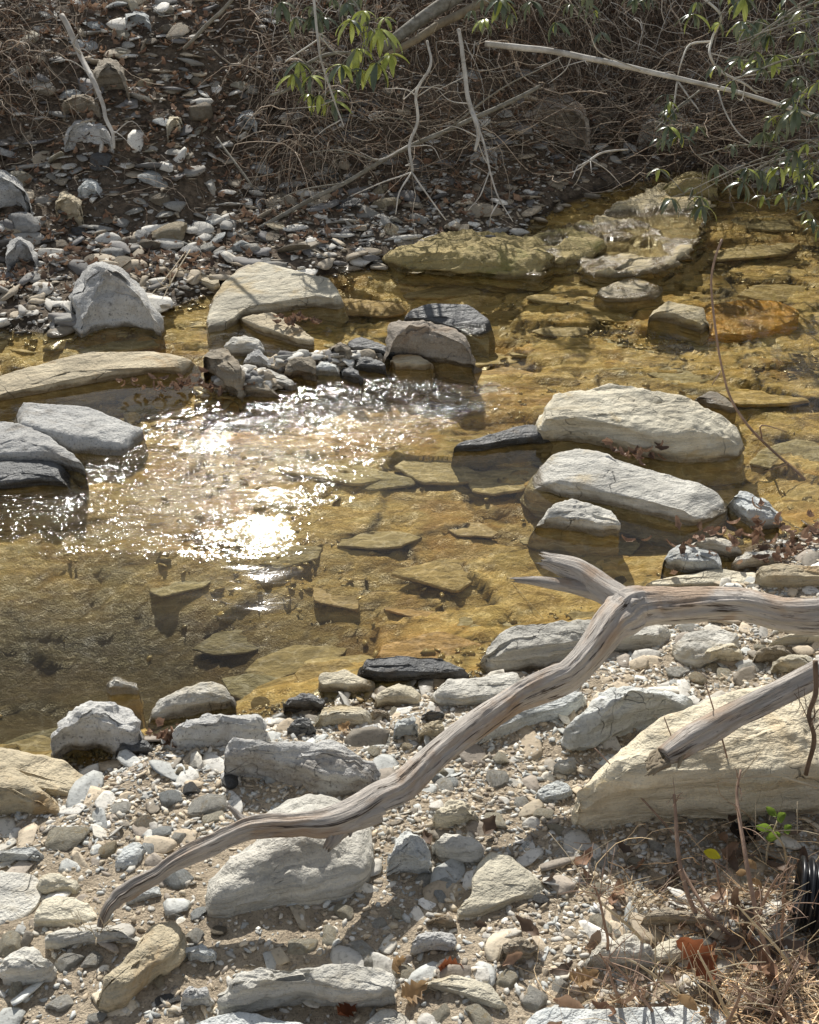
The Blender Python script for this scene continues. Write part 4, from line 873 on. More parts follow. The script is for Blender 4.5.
o = scatter_stones('bed_gravel', 34000, s_bed, .004, .022, [(.58, .47, .27), (.44, .35, .19), (.70, .58, .36), (.26, .21, .13), (.5, .36, .16)], 1, 2.0, (.25, .5), seed=6); tag(o, 'golden pebbles on the creek bed under water', 'gravel', kind='stuff')
o = scatter_stones('gravel', 1500, s_shoal, .008, .045, pal_f, 2, 2.0, (.25, .5), seed=7); tag(o, 'small slaty stones filling the rock pile in the creek', 'gravel', kind='stuff')
# ------------------------------------------------------------------ leaves
def leaf_shape(L=1.0, w=.4, curl=.3, n=6, lobes=0, r_=rnd):
    V = []; Fs = []
    for i in range(n+1):
        t = i/n; ww = w*math.sin(PI*min(1, t*.94+.04))**.8*(1+(.35*math.sin(i*2.9) if lobes else 0))
        zc = curl*(t-.5)**2*1.6
        for j, sx in enumerate((-1, 0, 1)): V.append((t*L-L/2, sx*ww/2, zc*L+abs(sx)*w*.18*(1+curl)))
    for i in range(n):
        for j in range(2): a = i*3+j; Fs.append((a, a+1, a+4, a+3))
    return np.array(V), Fs
def rotm(ax, ay, az):
    cx, sx, cy, sy, cz, sz = math.cos(ax), math.sin(ax), math.cos(ay), math.sin(ay), math.cos(az), math.sin(az)
    return np.array([[cz, -sz, 0], [sz, cz, 0], [0, 0, 1]])@np.array([[cy, 0, sy], [0, 1, 0], [-sy, 0, cy]])@np.array([[1, 0, 0], [0, cx, -sx], [0, sx, cx]])
def leaf_litter(name, n, sampler, label, seed, smin, smax, lift=.01):
    r_ = np.random.default_rng(seed); x, y = sampler(n, r_); n = len(x); z = ground(x, y); Vs = []; T = []
    base = [leaf_shape(1, r_.uniform(.35, .6), r_.uniform(.1, .9), 5, 1) for _ in range(8)]; F0 = np.array(base[0][1]); nv = len(base[0][0])
    tints = np.array([(1, 1, 1), (1.4, 1.2, 1.0), (.7, .65, .6), (1.7, 1.5, 1.3), (1.4, 1.1, .9), (2.4, 2.1, 1.8), (.5, .5, .5)])
    for i in range(n):
        s = r_.uniform(smin, smax); V = base[r_.integers(0, 8)][0]@rotm(r_.normal(0, .5), r_.normal(0, .4), r_.uniform(0, 6.28)).T*s
        Vs.append(V+[x[i], y[i], z[i]+lift*r_.uniform(.3, 2.2)]); T.append(np.tile(tints[r_.integers(0, 7)], (nv, 1)))
    Fq = (F0[None]+(np.arange(n)*nv)[:, None, None]).reshape(-1, 4)
    o = fast_mesh(name, np.vstack(Vs), Fq, M['litter'], np.vstack(T), True); tag(o, label, 'leaves', kind='stuff'); return o
def l_bank(n, r_):
    x = r_.uniform(-5, 6, n); y = r_.uniform(5.6, 10.5, n); d = y-edge(FP, x, .1, .12)
    k = (d > .15) & (r_.random(n) < np.clip(.25+.5*d+.8*vnoise(xyz(x*1.5, y*1.5), 120), 0, 1)); return x[k], y[k]
leaf_litter('leaf_litter', 15000, l_bank, 'brown dead leaves littering the far bank', 6, .035, .08)
def l_weeds(n, r_):
    c = P(760, 960, .2); x = c[0]+r_.normal(0, .28, n); y = c[1]+r_.normal(.0, .28, n); return x, y
leaf_litter('leaf_litter', 150, l_weeds, 'crumpled tan leaves under the dry weeds at the lower right', 7, .03, .07, .012)
def l_pile(n, r_):
    c = P(770, 540, .03); x = c[0]+r_.normal(0, .16, n); y = c[1]+r_.normal(0, .07, n); return x, y
def pile(name, n, px, py, z, rx, ry, label, seed, lift=.03):
    r_ = np.random.default_rng(seed); c = P(px, py, z); B = Bag()
    for i in range(n):
        V, F_ = leaf_shape(r_.uniform(.03, .06), r_.uniform(.018, .03), r_.uniform(.2, .9), 5, 1)
        tn = [(1.5, 1.3, 1.2), (2.3, 2.1, 1.9), (.7, .6, .55), (1.7, 1.4, 1.2)][r_.integers(0, 4)]
        q = np.array([c[0]+r_.normal(0, rx), c[1]+r_.normal(0, ry), z+abs(r_.normal(0, lift))]); B.add(V@rotm(r_.normal(0, .6), r_.normal(0, .6), r_.uniform(0, 6.3)).T+q, F_, None, tn)
    o = B.build(name, M['litter'], smooth=False); tag(o, label, 'leaves', kind='stuff'); return o
pile('leaf_pile', 90, 770, 545, .03, .19, .07, 'wet reddish leaves caught among the stones at the right waterline', 8)
pile('leaf_pile', 45, 180, 388, .02, .14, .04, 'dark red leaves trapped against the long tan slab', 9)
pile('leaf_pile', 22, 640, 458, .02, .12, .02, 'dead leaves jammed between the two big slabs at right', 10, .03)
pile('leaf_pile', 30, 70, 815, .02, .05, .05, 'pinkish soaked leaves beside the left edge boulder', 11, .01)
pile('leaf_pile', 24, 295, 322, .06, .06, .03, 'red leaf scraps on the broad cream slab corner', 12, .02)
pile('leaf_pile', 18, 180, 738, .06, .05, .02, 'pale leaves stuck above the grey hollow rock', 13, .02)
def one_leaf(px, py, wpx, m, label, up=.0, rx=.4, rz=.5, lob=1):
    q = hit(px, py); s = wpx*np.linalg.norm(q-CAM)/F
    V, F_ = leaf_shape(1, .6, .8, 10, lob); V = V*s@rotm(rx, .3, rz).T
    o = link_mesh('fallen_leaf', V, F_, m); o.location = (q[0], q[1], q[2]+s*.25+up); tag(o, label, 'leaf', 'single fallen leaves')
for a in [(520, 968, 44, M['redleaf'], 'x'),]: pass
one_leaf(447, 968, 24, M['redleaf'], 'rust-red upright leaf between the bottom slab and pointed tan stone', .0, 1.0, .2)
one_leaf(392, 972, 22, M['tanleaf'], 'pale orange leaf standing at the right end of the bottom slab', .01, 1.2, 1.3)
one_leaf(408, 1000, 30, M['tanleaf'], 'curled beige leaf on the gravel below the rust-red leaf', .0, .4, .7)
one_leaf(699, 972, 44, M['redleaf'], 'large dark brown folded leaf leaning on the weed rocks', .03, .9, -.9)
one_leaf(578, 987, 30, M['tanleaf'], 'lobed beige leaf lying above the wide bottom-edge slab', .0, .1, .3)
one_leaf(738, 842, 34, M['litter'], 'wide brown leaf at the foot of the giant tan boulder', .0, .2, .2)
one_leaf(674, 975, 14, M['tanleaf'], 'small orange leaf beside the large folded leaf', .0, .5, .2)
one_leaf(345, 1018, 26, M['redleaf'], 'dull red leaf under the front of the bottom slab', .0, .1, .9)
one_leaf(400, 800, 20, M['redleaf'], 'orange-brown leaf in the shade under the driftwood limb', .0, .2, .9)
one_leaf(342, 733, 16, M['tanleaf'], 'orange leaf scrap beside the small dark blue stone', .0, .2, .9)

# ------------------------------------------------------------------ driftwood
def pz(l): return [P(a, b, c) for a, b, c in l]
def driftwood():
    B = Bag(); r = lambda px, d: px*d/F
    main = [(1000, 612, .50), (900, 612, .49), (819, 611, .47), (760, 609, .455), (700, 607, .44), (655, 605, .43), (628, 612, .42), (608, 635, .40), (580, 664, .38), (545, 685, .36), (508, 706, .345), (470, 731, .33), (438, 757, .32), (405, 784, .315), (372, 804, .315), (338, 822, .325), (305, 823, .335), (265, 824, .33), (232, 833, .315), (195, 851, .295), (160, 869, .275), (130, 885, .255), (114, 900, .235), (101, 928, .20)]
    wpx = [40, 40, 38, 34, 37, 40, 45, 35, 29, 31, 27, 30, 27, 30, 29, 29, 22, 23, 20, 21, 16, 19, 14, 9]
    pts = pz(main); rad = [w*.93/2*np.linalg.norm(p-CAM)/F for w, p in zip(wpx, pts)]
    V, F_, U = tube(pts, rad, 64, 16, .24, .016, 1); B.add(V, F_, U)
    o = B.build('trunk', M['drift'], root)
    def br(nm, l, w, seed, sides=24, gr=.2, jag=0):
        p = pz(l); rd = [q/2*np.linalg.norm(a-CAM)/F for q, a in zip(w, p)]; b = Bag(); V, F_, U = tube(p, rd, sides, 8, gr, .004, seed)
        if jag:                              # splintered end
            n = len(V)-2; last = V[n-sides:n]; d = (p[-1]-p[-2]); d = d/np.linalg.norm(d)
            rr = np.random.default_rng(seed); V[n-sides:n] = last+d*(rr.random(sides)**2*jag)[:, None]; V[-1] = V[-1]-d*jag*.5
        b.add(V, F_, U); return b.build(nm, M['drift'], root)
    br('branch_stub', [(640, 612, .43), (620, 600, .425), (602, 588, .43), (582, 574, .44), (562, 566, .45), (546, 561, .455)], [34, 30, 26, 25, 20, 15], 3, 30, .25, .03)
    br('branch_stub', [(622, 606, .42), (600, 594, .415), (575, 588, .42), (545, 583, .425), (516, 580, .43)], [24, 17, 14, 11, 5], 5, 20, .2, .02)
    br('branch_stub', [(372, 804, .315), (356, 812, .325), (342, 824, .32), (333, 836, .32), (327, 846, .31)], [30, 26, 19, 13, 8], 7, 24, .35, .012)
    br('branch_stub', [(252, 828, .32), (240, 818, .33), (229, 807, .345)], [14, 8, 4], 9, 14, .2, .01)
    br('branch_stub', [(345, 822, .32), (349, 832, .31), (350, 836, .305)], [8, 5, 2], 11, 10, .1)
    for kx, ky, kz, kr in ((634, 600, .455, .013), (560, 672, .385, .008), (463, 730, .34, .009), (395, 786, .325, .007), (720, 602, .465, .007), (205, 842, .315, .006)):
        b = Bag(); c = P(kx, ky, kz); d = CAM-c; d = d/np.linalg.norm(d); V, F_, U = tube([c-d*.02, c+d*.008, c+d*.013, c+d*.009], [kr*1.5, kr*1.2, kr*.8, kr*.3], 16, 3, .3, 0, int(kx)); b.add(V, F_, U); b.build('knot', M['drift'], root)
    return
    # knot
    b = Bag(); c = P(634, 600, .455); 
    for rr, h in ((.014, .004), (.008, .008)):
        pass
    d = CAM-c; d = d/np.linalg.norm(d); V, F_, U = tube([c-d*.03, c+d*.012, c+d*.018], [.016, .013, .007], 16, 3, .2, 0, 4); b.add(V, F_, U); b.build('knot', M['brownbark'], root)
root = empty('driftwood', (0, 0, 0), 'long silvery driftwood trunk forking over the stones across the foreground', 'driftwood'); driftwood()
root = empty('broken_limb', (0, 0, 0), 'broken grey limb with splintered end jutting over the giant tan boulder', 'branch')
def limb():
    l = [(930, 628, .62), (860, 652, .58), (815, 674, .55), (770, 697, .52), (730, 717, .50), (700, 733, .48), (680, 745, .47), (664, 757, .46)]; w = [24, 24, 24, 24, 24, 26, 24, 18]
    p = pz(l); rd = [q/2*np.linalg.norm(a-CAM)/F for q, a in zip(w, p)]; b = Bag(); V, F_, U = tube(p, rd, 36, 12, .2, .005, 21); b.add(V, F_, U); b.build('limb', M['drift'], root)
    rr = random.Random(5)
    s = Bag()
    for i in range(16):                      # splinters
        e = [(664+rr.uniform(-4, 6), 757+rr.uniform(-9, 9), .46), (655+rr.uniform(-5, 3), 763+rr.uniform(-9, 8), .455), (648+rr.uniform(-4, 8), 768+rr.uniform(-9, 9), .45)]
        V, F_, U = tube(pz(e), [.008, .006, .001], 6, 3, .2, 0, i); s.add(V, F_, U)
    e = [(690, 742, .47), (683, 752, .465), (678, 768, .45)]; V, F_, U = tube(pz(e), [.012, .008, .002], 8, 4, .2, 0, 40); s.add(V, F_, U)
    s.build('splintered_end', M['tallow'], root)
limb()

# ------------------------------------------------------------------ corrugated pipe
def pipe():
    c0 = P(797, 892, .30); B = Bag(); n = 64; L = .55; r0 = .072; V = []; d = np.array([.96, -.28, .02]); d /= np.linalg.norm(d)
    up = np.array([0, 0, 1.]); s_ = np.cross(d, up); s_ /= np.linalg.norm(s_); u2 = np.cross(s_, d); Fs = []; seg = 220; th = np.arange(n)*2*PI/n
    for i in range(seg):
        t = i/(seg-1)*L; r = r0+.0065*(1 if math.sin(t*2*PI/.019) > 0 else -1)*min(1, abs(math.sin(t*2*PI/.019))*1.8)
        V.append(c0+d*t+r*(np.cos(th)[:, None]*s_+np.sin(th)[:, None]*u2))
    for i in range(seg-1):
        for j in range(n): a = i*n+j; b = i*n+(j+1) % n; Fs.append((a, b, b+n, a+n))
    V.append(c0+(r0-.012)*(np.cos(th)[:, None]*s_+np.sin(th)[:, None]*u2)); k = seg*n
    V.append(c0+d*.3+(r0-.012)*(np.cos(th)[:, None]*s_+np.sin(th)[:, None]*u2))
    for j in range(n): a = j; b = (j+1) % n; Fs.append((a, k+j, k+b, b)); Fs.append((k+j, k+n+j, k+n+b, k+b))
    o = link_mesh('drain_pipe', np.vstack(V), Fs, M['pipe']); tag(o, 'black corrugated plastic drain pipe at the right edge among dry weeds', 'pipe')
pipe()

# ------------------------------------------------------------------ branches on the far bank
def branch(name, label, cat, pts, w, m, sides=8, twigs=(), Y=None, group=None, wob=.01, seed=1, k=6):
    """pts: (px, py, distance)"""
    p = [PY(a, b, c) for a, b, c in pts]; rd = [q/2*c/F*.88 for q, (_, _, c) in zip(w, pts)]
    if twigs:
        root = empty(name, tuple(p[0]), label, cat, group); b = Bag(); V, F_, U = tube(p, rd, sides, k, .1, wob, seed); b.add(V, F_, U)
        o = b.build('stem', m); o.parent = root; o.matrix_parent_inverse = root.matrix_world.inverted() if False else o.matrix_parent_inverse; o.location = tuple(-np.array(p[0]))
        for i, (tp, tw) in enumerate(twigs):
            q = [PY(a, b_, c) for a, b_, c in tp]; rr = [z/2*c/F*.8 for z, (_, _, c) in zip(tw, tp)]; b = Bag(); V, F_, U = tube(q, rr, 6, 4, .05, wob*.6, seed+i+3); b.add(V, F_, U)
            o = b.build('twig', m); o.parent = root; o.location = tuple(-np.array(p[0]))
        rr_ = random.Random(seed*7); c = catmull(np.array(p), 6)
        for i in range(6 if rd[0] > .006 else 3):
            e = c[rr_.randint(len(c)//4, len(c)-2)]; d = np.array([rr_.gauss(0, .13), rr_.gauss(-.03, .05), rr_.gauss(-.05, .09)]); d2 = d*.5+np.array([rr_.gauss(0, .03), 0, rr_.gauss(0, .03)])
            b = Bag(); V, F_, U = tube([e, e+d2, e+d], [.004, .003, .0012], 5, 4, .1, .006, seed+i); b.add(V, F_, U); o = b.build('twig', m); o.parent = root; o.location = tuple(-np.array(p[0]))
        return root
    b = Bag(); V, F_, U = tube(p, rd, sides, k, .1, wob, seed); b.add(V, F_, U); o = b.build(name, m); tag(o, label, cat, group); return o
branch('fallen_branch', 'long thin bare branch leaning from the left shingle up to the root bank', 'branch', [(118,264,6.0),(160,258,6.1),(200,248,6.3),(250,232,6.5),(300,205,6.7),(345,183,6.8),(400,152,6.9),(450,128,7.0),(500,106,7.1),(540,86,7.2)], [2,3,3.5,4.5,5,5,5,5,5,4], M['greybark'],
       twigs=[([(345,183,6.8),(300,190,6.6),(270,205,6.5)], [2, 1.5, 1]), ([(420,142,6.9),(405,120,6.8),(372,118,6.7)], [2, 1.5, 1]), ([(380,162,6.85),(340,150,6.7),(310,152,6.6)], [2, 1.5, 1]), ([(450,128,7),(500,90,6.9),(560,60,6.9)], [3, 2, 1])], seed=2)
branch('bleached_stick', 'bleached white stick hanging down the left bank', 'stick', [(62,14,7.6),(72,34,7.5),(80,55,7.4),(92,78,7.2),(101,98,7.1),(105,118,7.0),(112,132,6.95),(113,148,6.9)], [6,6.5,6,6,5,4.5,4,3], M['whitewood'], twigs=[([(80,55,7.4),(74,44,7.3),(78,34,7.3)], [3, 2, 1])], seed=3)
branch('fallen_log', 'thick grey diagonal trunk entering the top of the bank', 'log', [(500,-30,7.7),(462,-8,7.6),(430,14,7.5),(405,32,7.4),(384,48,7.3)], [15,15,14,13,11], M['greybark'], 14, seed=4)
branch('fallen_log', 'thinner tan trunk lying just below the thick diagonal one', 'log', [(520,-20,7.6),(470,8,7.5),(440,24,7.4),(410,44,7.3),(388,54,7.25)], [9,9,9,8,5], M['tallow'], 12, seed=5)
branch('fallen_branch', 'pale straight branch slanting across the right bank into the shrub', 'branch', [(484,45,7.4),(520,47,7.35),(560,52,7.3),(600,60,7.2),(650,72,7.1),(700,84,7.0),(750,97,6.9),(800,112,6.8),(850,125,6.7)], [6,7,6.5,6,6,5.5,5,5,4], M['whitewood'],
       twigs=[([(677,80,7.05),(672,110,6.9),(655,130,6.8)], [2.5, 2, 1.5]), ([(677,80,7.05),(690,100,6.9),(700,112,6.8)], [2.5, 2, 1]), ([(718,88,7),(725,112,6.8),(740,135,6.7),(757,147,6.6)], [2.5, 2, 2, 1]), ([(640,70,7.1),(600,52,6.9),(590,30,6.8)], [2, 1.5, 1])], seed=6)
branch('hanging_branch', 'white-barked dead branch hanging from the bank top in the centre', 'branch', [(458,28,7.2),(464,60,7.1),(467,90,7.0),(473,115,6.9),(478,135,6.8),(476,150,6.75)], [4,5,5,5.5,5,3], M['whitewood'],
       twigs=[([(471,112,6.9),(482,140,6.8),(490,170,6.7),(500,200,6.6),(513,222,6.5)], [3,3,2.5,2,1]), ([(490,172,6.7),(480,195,6.6),(468,210,6.55)], [2,1.5,1]), ([(500,200,6.6),(492,214,6.5),(490,226,6.5)], [2,1.5,1])], seed=7)
branch('hanging_branch', 'thin crooked grey branch hanging left of the white-barked one', 'branch', [(428,40,7.1),(431,66,7.0),(417,92,6.9),(418,120,6.85),(409,146,6.75),(412,172,6.65)], [3,3,3.5,3.5,3.5,3], M['whitewood'],
       twigs=[([(412,172,6.65),(428,196,6.55),(446,220,6.5)], [2.5,2,1.5]), ([(412,172,6.65),(400,192,6.55),(396,214,6.5)], [2.5,2,1.5]), ([(412,172,6.65),(385,182,6.6),(350,196,6.5)], [2,1.5,1]), ([(409,146,6.75),(380,160,6.7),(360,152,6.6)], [2,1.5,1])], seed=8)
branch('hanging_branch', 'slender pale branch dangling at the upper left of centre', 'branch', [(312,-6,7.1),(317,30,7.0),(320,55,6.9),(330,88,6.8),(343,126,6.7)], [3,3,2.5,2.5,1.5], M['whitewood'], twigs=[([(318,40,7),(295,55,6.9),(285,62,6.8)], [2,1.5,1])], seed=9)
branch('hanging_branch', 'curved grey branch bowing out of the shingle bank top', 'branch', [(356,52,7.2),(330,54,7.1),(308,64,7.0),(290,88,6.9),(270,96,6.85)], [3,4,4,4,3], M['greybark'], twigs=[([(308,64,7),(290,45,6.9),(282,30,6.9)], [2,2,1])], seed=10)
branch('hanging_branch', 'twisted bare twig looping before the evergreen shrub', 'branch', [(700,-5,6.9),(720,15,6.8),(712,38,6.8),(710,55,6.7),(718,70,6.7),(742,82,6.6),(756,94,6.6)], [2.5,3,3,3,3,2.5,2], M['whitewood'], twigs=[([(712,42,6.8),(690,45,6.8),(682,60,6.7),(678,75,6.7)], [2.5,2.5,2,1.5])], seed=11)
branch('hanging_branch', 'forked bare twig over the water right of centre', 'branch', [(628,150,6.9),(605,152,6.8),(590,160,6.7),(578,166,6.6)], [2,2.5,2.5,1.5], M['whitewood'], twigs=[([(590,160,6.7),(592,172,6.6)], [1.5,1]), ([(578,166,6.6),(572,178,6.5)], [1.5,1])], seed=12)
branch('bare_stick', 'straight grey stick rising out of the left bank rubble', 'stick', [(184,48,7.4),(205,28,7.3),(222,10,7.2),(240,-12,7.2)], [3,4,4,4], M['greybark'], seed=13)
branch('bare_stick', 'dark stick lying aslant below the bank stones', 'stick', [(218,138,7.1),(232,160,6.9),(252,186,6.7)], [2,3,2.5], M['greybark'], seed=14)
branch('bare_stick', 'twin pale reed stalks crossing in front of the far grey boulder', 'stick', [(190,250,6.1),(175,275,5.8),(160,308,5.5)], [1.6,1.6,1.2], M['straw'], twigs=[([(186,252,6.1),(160,285,5.7),(128,318,5.45)], [1.6,1.6,1])], seed=15)
branch('thin_vine', 'thin brown vine rising from the water right of the big boulder', 'vine', [(722,240,4.6),(714,262,4.55),(711,290,4.5),(716,335,4.4),(722,370,4.35),(732,402,4.3),(752,430,4.2),(780,458,4.1),(800,475,4.0),(825,502,3.9),(850,540,3.8)], [3,2.6,2.6,3,3,3.4,3.6,3.6,3.6,3.8,4], M['redstem'], 8,
       twigs=[([(720,372,4.35),(712,385,4.3)], [2,1.2])], wob=.004, seed=16)
branch('bare_stick', 'short grey stick lying on the gravel at lower centre right', 'stick', [(528,974,2.05),(545,965,2.1),(560,958,2.12),(580,949,2.15)], [4,6,6,5], M['greybark'], seed=17)
branch('bare_stick', 'thin bleached twig lying across the foreground gravel above the weeds', 'stick', [(570,888,2.3),(600,880,2.33),(628,872,2.36)], [1.5,2.4,1.5], M['greybark'], seed=18)
branch('bare_stick', 'thin twig on the shallows at the near edge', 'stick', [(505,576,3.35),(525,600,3.2),(560,640,3.0)], [1,1,1], M['straw'], seed=19)
branch('bare_stick', 'thin dark twig stuck upright beneath the driftwood limb', 'stick', [(422,786,2.55),(424,810,2.5),(427,828,2.47)], [2.5,2.2,1.5], M['redstem'], seed=20)

# dry tangles: uncountable vines and roots
def tangle(name, label, n, sampler, seed, lmin, lmax, droop, rad=(.0015, .004), m='twig', out=.3, spread=.5):
    r_ = random.Random(seed); nr = np.random.default_rng(seed); Vs = []; Fs = []; T = []; S = 4; K = 9; base = 0
    x, y, zz = sampler(n, nr)
    f0 = []
    for i in range(K-1):
        for j in range(S): f0.append((i*S+j, i*S+(j+1) % S, (i+1)*S+(j+1) % S, (i+1)*S+j))
    f0 = np.array(f0)
    for a in range(len(x)):
        L = r_.uniform(lmin, lmax); d = np.array([r_.gauss(0, spread), -out+r_.gauss(0, .3), r_.gauss(.0, .4)]); p = np.array([x[a], y[a], zz[a]]); pts = [p]
        d /= np.linalg.norm(d)
        for k in range(K-1):
            d = d+np.array([r_.gauss(0, .28), r_.gauss(0, .28), -droop+r_.gauss(0, .25)]); d /= np.linalg.norm(d); p = p+d*L/(K-1)
            g_ = None; pts.append(p)
        pts = np.array(pts); gg = ground(pts[:, 0], pts[:, 1], False); pts[:, 2] = np.maximum(pts[:, 2], np.maximum(gg, 0)+.01)
        rr = r_.uniform(*rad)*np.linspace(1, .4, K); t, N, Bn = frames(pts); th = np.arange(S)*2*PI/S
        V = pts[:, None]+rr[:, None, None]*(np.cos(th)[None, :, None]*N[:, None]+np.sin(th)[None, :, None]*Bn[:, None])
        Vs.append(V.reshape(-1, 3)); c = r_.choice([(1, .92, .85), (1.3, 1.25, 1.15), (.35, .3, .26), (.45, .35, .28), (.7, .55, .45), (.9, .7, .55), (.25, .2, .17), (2.4, 2.2, 2.0), (1.7, 1.6, 1.45)]); T.append(np.tile(c, (K*S, 1)))
    Fq = (f0[None]+(np.arange(len(x))*K*S)[:, None, None]).reshape(-1, 4)
    o = fast_mesh(name, np.vstack(Vs), Fq, M[m], np.vstack(T), True); tag(o, label, 'twigs', kind='stuff'); return o
def samp_px(rects, hmin, hmax):
    def f(n, nr):
        x = []; y = []; z = []
        per = n//len(rects)
        for (x0, x1, y0, y1) in rects:
            for _ in range(per):
                px, py = nr.uniform(x0, x1), nr.uniform(y0, y1); q = hit(px, py, True, False); x.append(q[0]+nr.normal(0, .08)); y.append(q[1]+nr.normal(0, .05)); z.append(q[2]+nr.uniform(hmin, hmax))
        return np.array(x), np.array(y), np.array(z)
    return f
tangle('root_tangle', 'thick woody roots sprawling over the undercut right bank', 110, samp_px([(400, 560, -40, 90), (560, 860, -40, 110), (255, 420, -30, 110)], .05, .35), 38, .4, 1.1, .12, (.005, .011), spread=.9)
tangle('root_tangle', 'dry hanging roots and vines on the undercut right bank', 1500, samp_px([(400, 560, -40, 90), (560, 700, -40, 100), (480, 640, -20, 60), (680, 860, -40, 120)], .02, .35), 31, .25, .8, .28)
tangle('root_tangle', 'drooping rusty roots on the centre bank', 750, samp_px([(255, 420, -30, 110), (270, 330, 60, 200)], .02, .3), 32, .2, .7, .3)
tangle('root_tangle', 'matted brown vines in the top left corner', 600, samp_px([(-60, 70, -40, 90), (-60, 40, 40, 140)], .02, .25), 33, .2, .55, .15)
tangle('twig_tangle', 'bare grey twigs spread over the far waterline', 620, samp_px([(360, 540, 110, 200), (540, 700, 110, 165)], .05, .35), 34, .25, .8, .02, (.0012, .0034), spread=1.2)
tangle('twig_tangle', 'pale twig thicket below the evergreen shrub', 900, samp_px([(690, 860, 60, 200), (640, 760, 100, 200)], .05, .45), 35, .25, .7, .03, (.0014, .0036), spread=1.2)
tangle('twig_tangle', 'pale fine twigs drooping over the bank top', 170, samp_px([(270, 720, -30, 110), (560, 820, 20, 140)], .15, .5), 37, .3, .8, .10, (.0014, .0032), 'whitewood', spread=1.0)
tangle('twig_tangle', 'sparse twigs scattered over the left scree', 220, samp_px([(0, 290, 20, 220)], .01, .06), 36, .12, .45, .1, (.001, .0025), spread=1.3)

# ------------------------------------------------------------------ evergreen shrubs
def rhodo_leaves(B, tip, r_, n=8, s=.1, bright=0):
    a0 = r_.uniform(0, 6.28)
    for i in range(n):
        V, F_ = leaf_shape(1, .25, -.35, 6); V[:, 0] += .5; V[:, 2] -= V[:, 2].min()
        L = s*1.3*r_.uniform(.7, 1.15); az = a0+i*2*PI/n+r_.gauss(0, .2); dr = r_.uniform(.35, 1.35)
        tn = (3.2, 3.1, 1.1) if r_.random() < bright else r_.choice([(1, 1, 1), (.7, .8, .8), (1.3, 1.25, 1.1), (.9, 1.0, .9)])
        B.add((V*L)@rotm(r_.gauss(0, .3), dr, az).T+tip, F_, None, tn)
def shrub(label, stems, seed, s=.09, bright=.15, nleaf=8, group='evergreen shrubs on the far bank'):
    r_ = random.Random(seed); b0 = PY(*stems[0][0]); root = empty('evergreen_shrub', tuple(b0), label, 'shrub', group)
    B = Bag()
    for st in stems:
        S = Bag()
        p = [PY(*q) for q in st]; V, F_, U = tube(p, np.linspace(.006, .0025, len(p)), 6, 5, .1, .015, seed); S.add(V, F_, U, (1.2, 1.2, 1.1))
        c = catmull(np.array(p), 5)
        ends = [p[-1]]+[c[r_.randint(len(c)//3, len(c)-1)] for _ in range(max(2, len(p)))]
        for e in ends:
            t = np.array(e)+np.array([r_.gauss(0, .08), r_.gauss(0, .08), r_.gauss(0, .06)]); V, F_, U = tube([e, (np.array(e)+t)/2+[0, 0, .01], t], [.003, .002, .002], 5, 3); S.add(V, F_, U, (1.2, 1.2, 1.1))
            rhodo_leaves(B, t, r_, r_.randint(max(3, nleaf-4), nleaf+1), s*r_.uniform(.7, 1.2), bright)
        o = S.build('stem', M['greybark']); o.parent = root; o.location = tuple(-np.array(b0))
    o = B.build('foliage', M['rhodo']); o.parent = root; o.location = tuple(-np.array(b0))
shrub('yellow-green leaf spray hanging below a white stem at top centre', [[(350,-5,7.0),(360,15,6.9),(368,38,6.7)],[(362,20,6.9),(375,35,6.7)],[(362,15,6.9),(364,45,6.65)]], 50, .10, .8, 10)
shrub('small dark leaf spray hanging lower left of the brightest spray', [[(300,60,7.0),(315,70,6.95),(328,76,6.9)],[(318,72,6.95),(322,95,6.85)]], 51, .09, .5, 9)
shrub('leaf clump hanging into the frame top right of the diagonal trunk', [[(470,-20,7.3),(480,-6,7.2),(490,4,7.1)],[(480,-8,7.2),(500,2,7.1)]], 52, .08, .25, 8)
shrub('dark leafy shrub behind the top centre of the bank', [[(300,-20,7.6),(320,-5,7.5),(310,15,7.4)],[(330,-20,7.6),(350,0,7.5)],[(280,-20,7.6),(290,5,7.5)]], 53, .08, .03, 8)
shrub('shaded leafy shrub at the top of the right bank', [[(560,-30,7.6),(575,0,7.5),(590,15,7.4)],[(620,-30,7.5),(640,-5,7.4)],[(540,-30,7.6),(550,5,7.5)]], 54, .08, .03, 8)
big = []
r_ = random.Random(77)
for i in range(21):
    bx, by = r_.uniform(790, 900), r_.uniform(-10, 170); ex, ey = r_.uniform(680, 840), min(205, by+r_.uniform(-35, 55)); D = r_.uniform(6.0, 6.9)
    big.append([(bx, by, D+.1), ((bx+ex)/2, (by+ey)/2-12, D), (ex, ey, D-.1)])
shrub('large evergreen shrub leaning over the water at the upper right', big, 55, .075, .2, 8)
shrub('evergreen twig with few leaves in front of the pale boulder', [[(700,90,6.9),(680,105,6.8),(668,118,6.7)],[(690,100,6.85),(655,122,6.7)],[(668,118,6.7),(690,125,6.7)]], 56, .075, .2, 7)
shrub('bright shrub sprays hanging from the top right corner', [[(860,-20,6.8),(800,5,6.7),(765,30,6.6)],[(860,0,6.8),(790,30,6.6),(750,50,6.6)],[(840,-30,6.8),(740,0,6.8),(715,20,6.7)],[(860,20,6.7),(810,40,6.6)],[(780,-30,6.9),(690,10,6.8)]], 57, .08, .35, 8)
shrub('low evergreen shrub dipping toward the pool below the upper right one', [[(860,150,6.4),(820,165,6.3),(790,180,6.2)],[(860,180,6.4),(800,195,6.2),(765,200,6.2)],[(840,150,6.4),(780,160,6.3),(740,180,6.3)],[(830,190,6.4),(790,210,6.2)]], 58, .07, .25, 7)

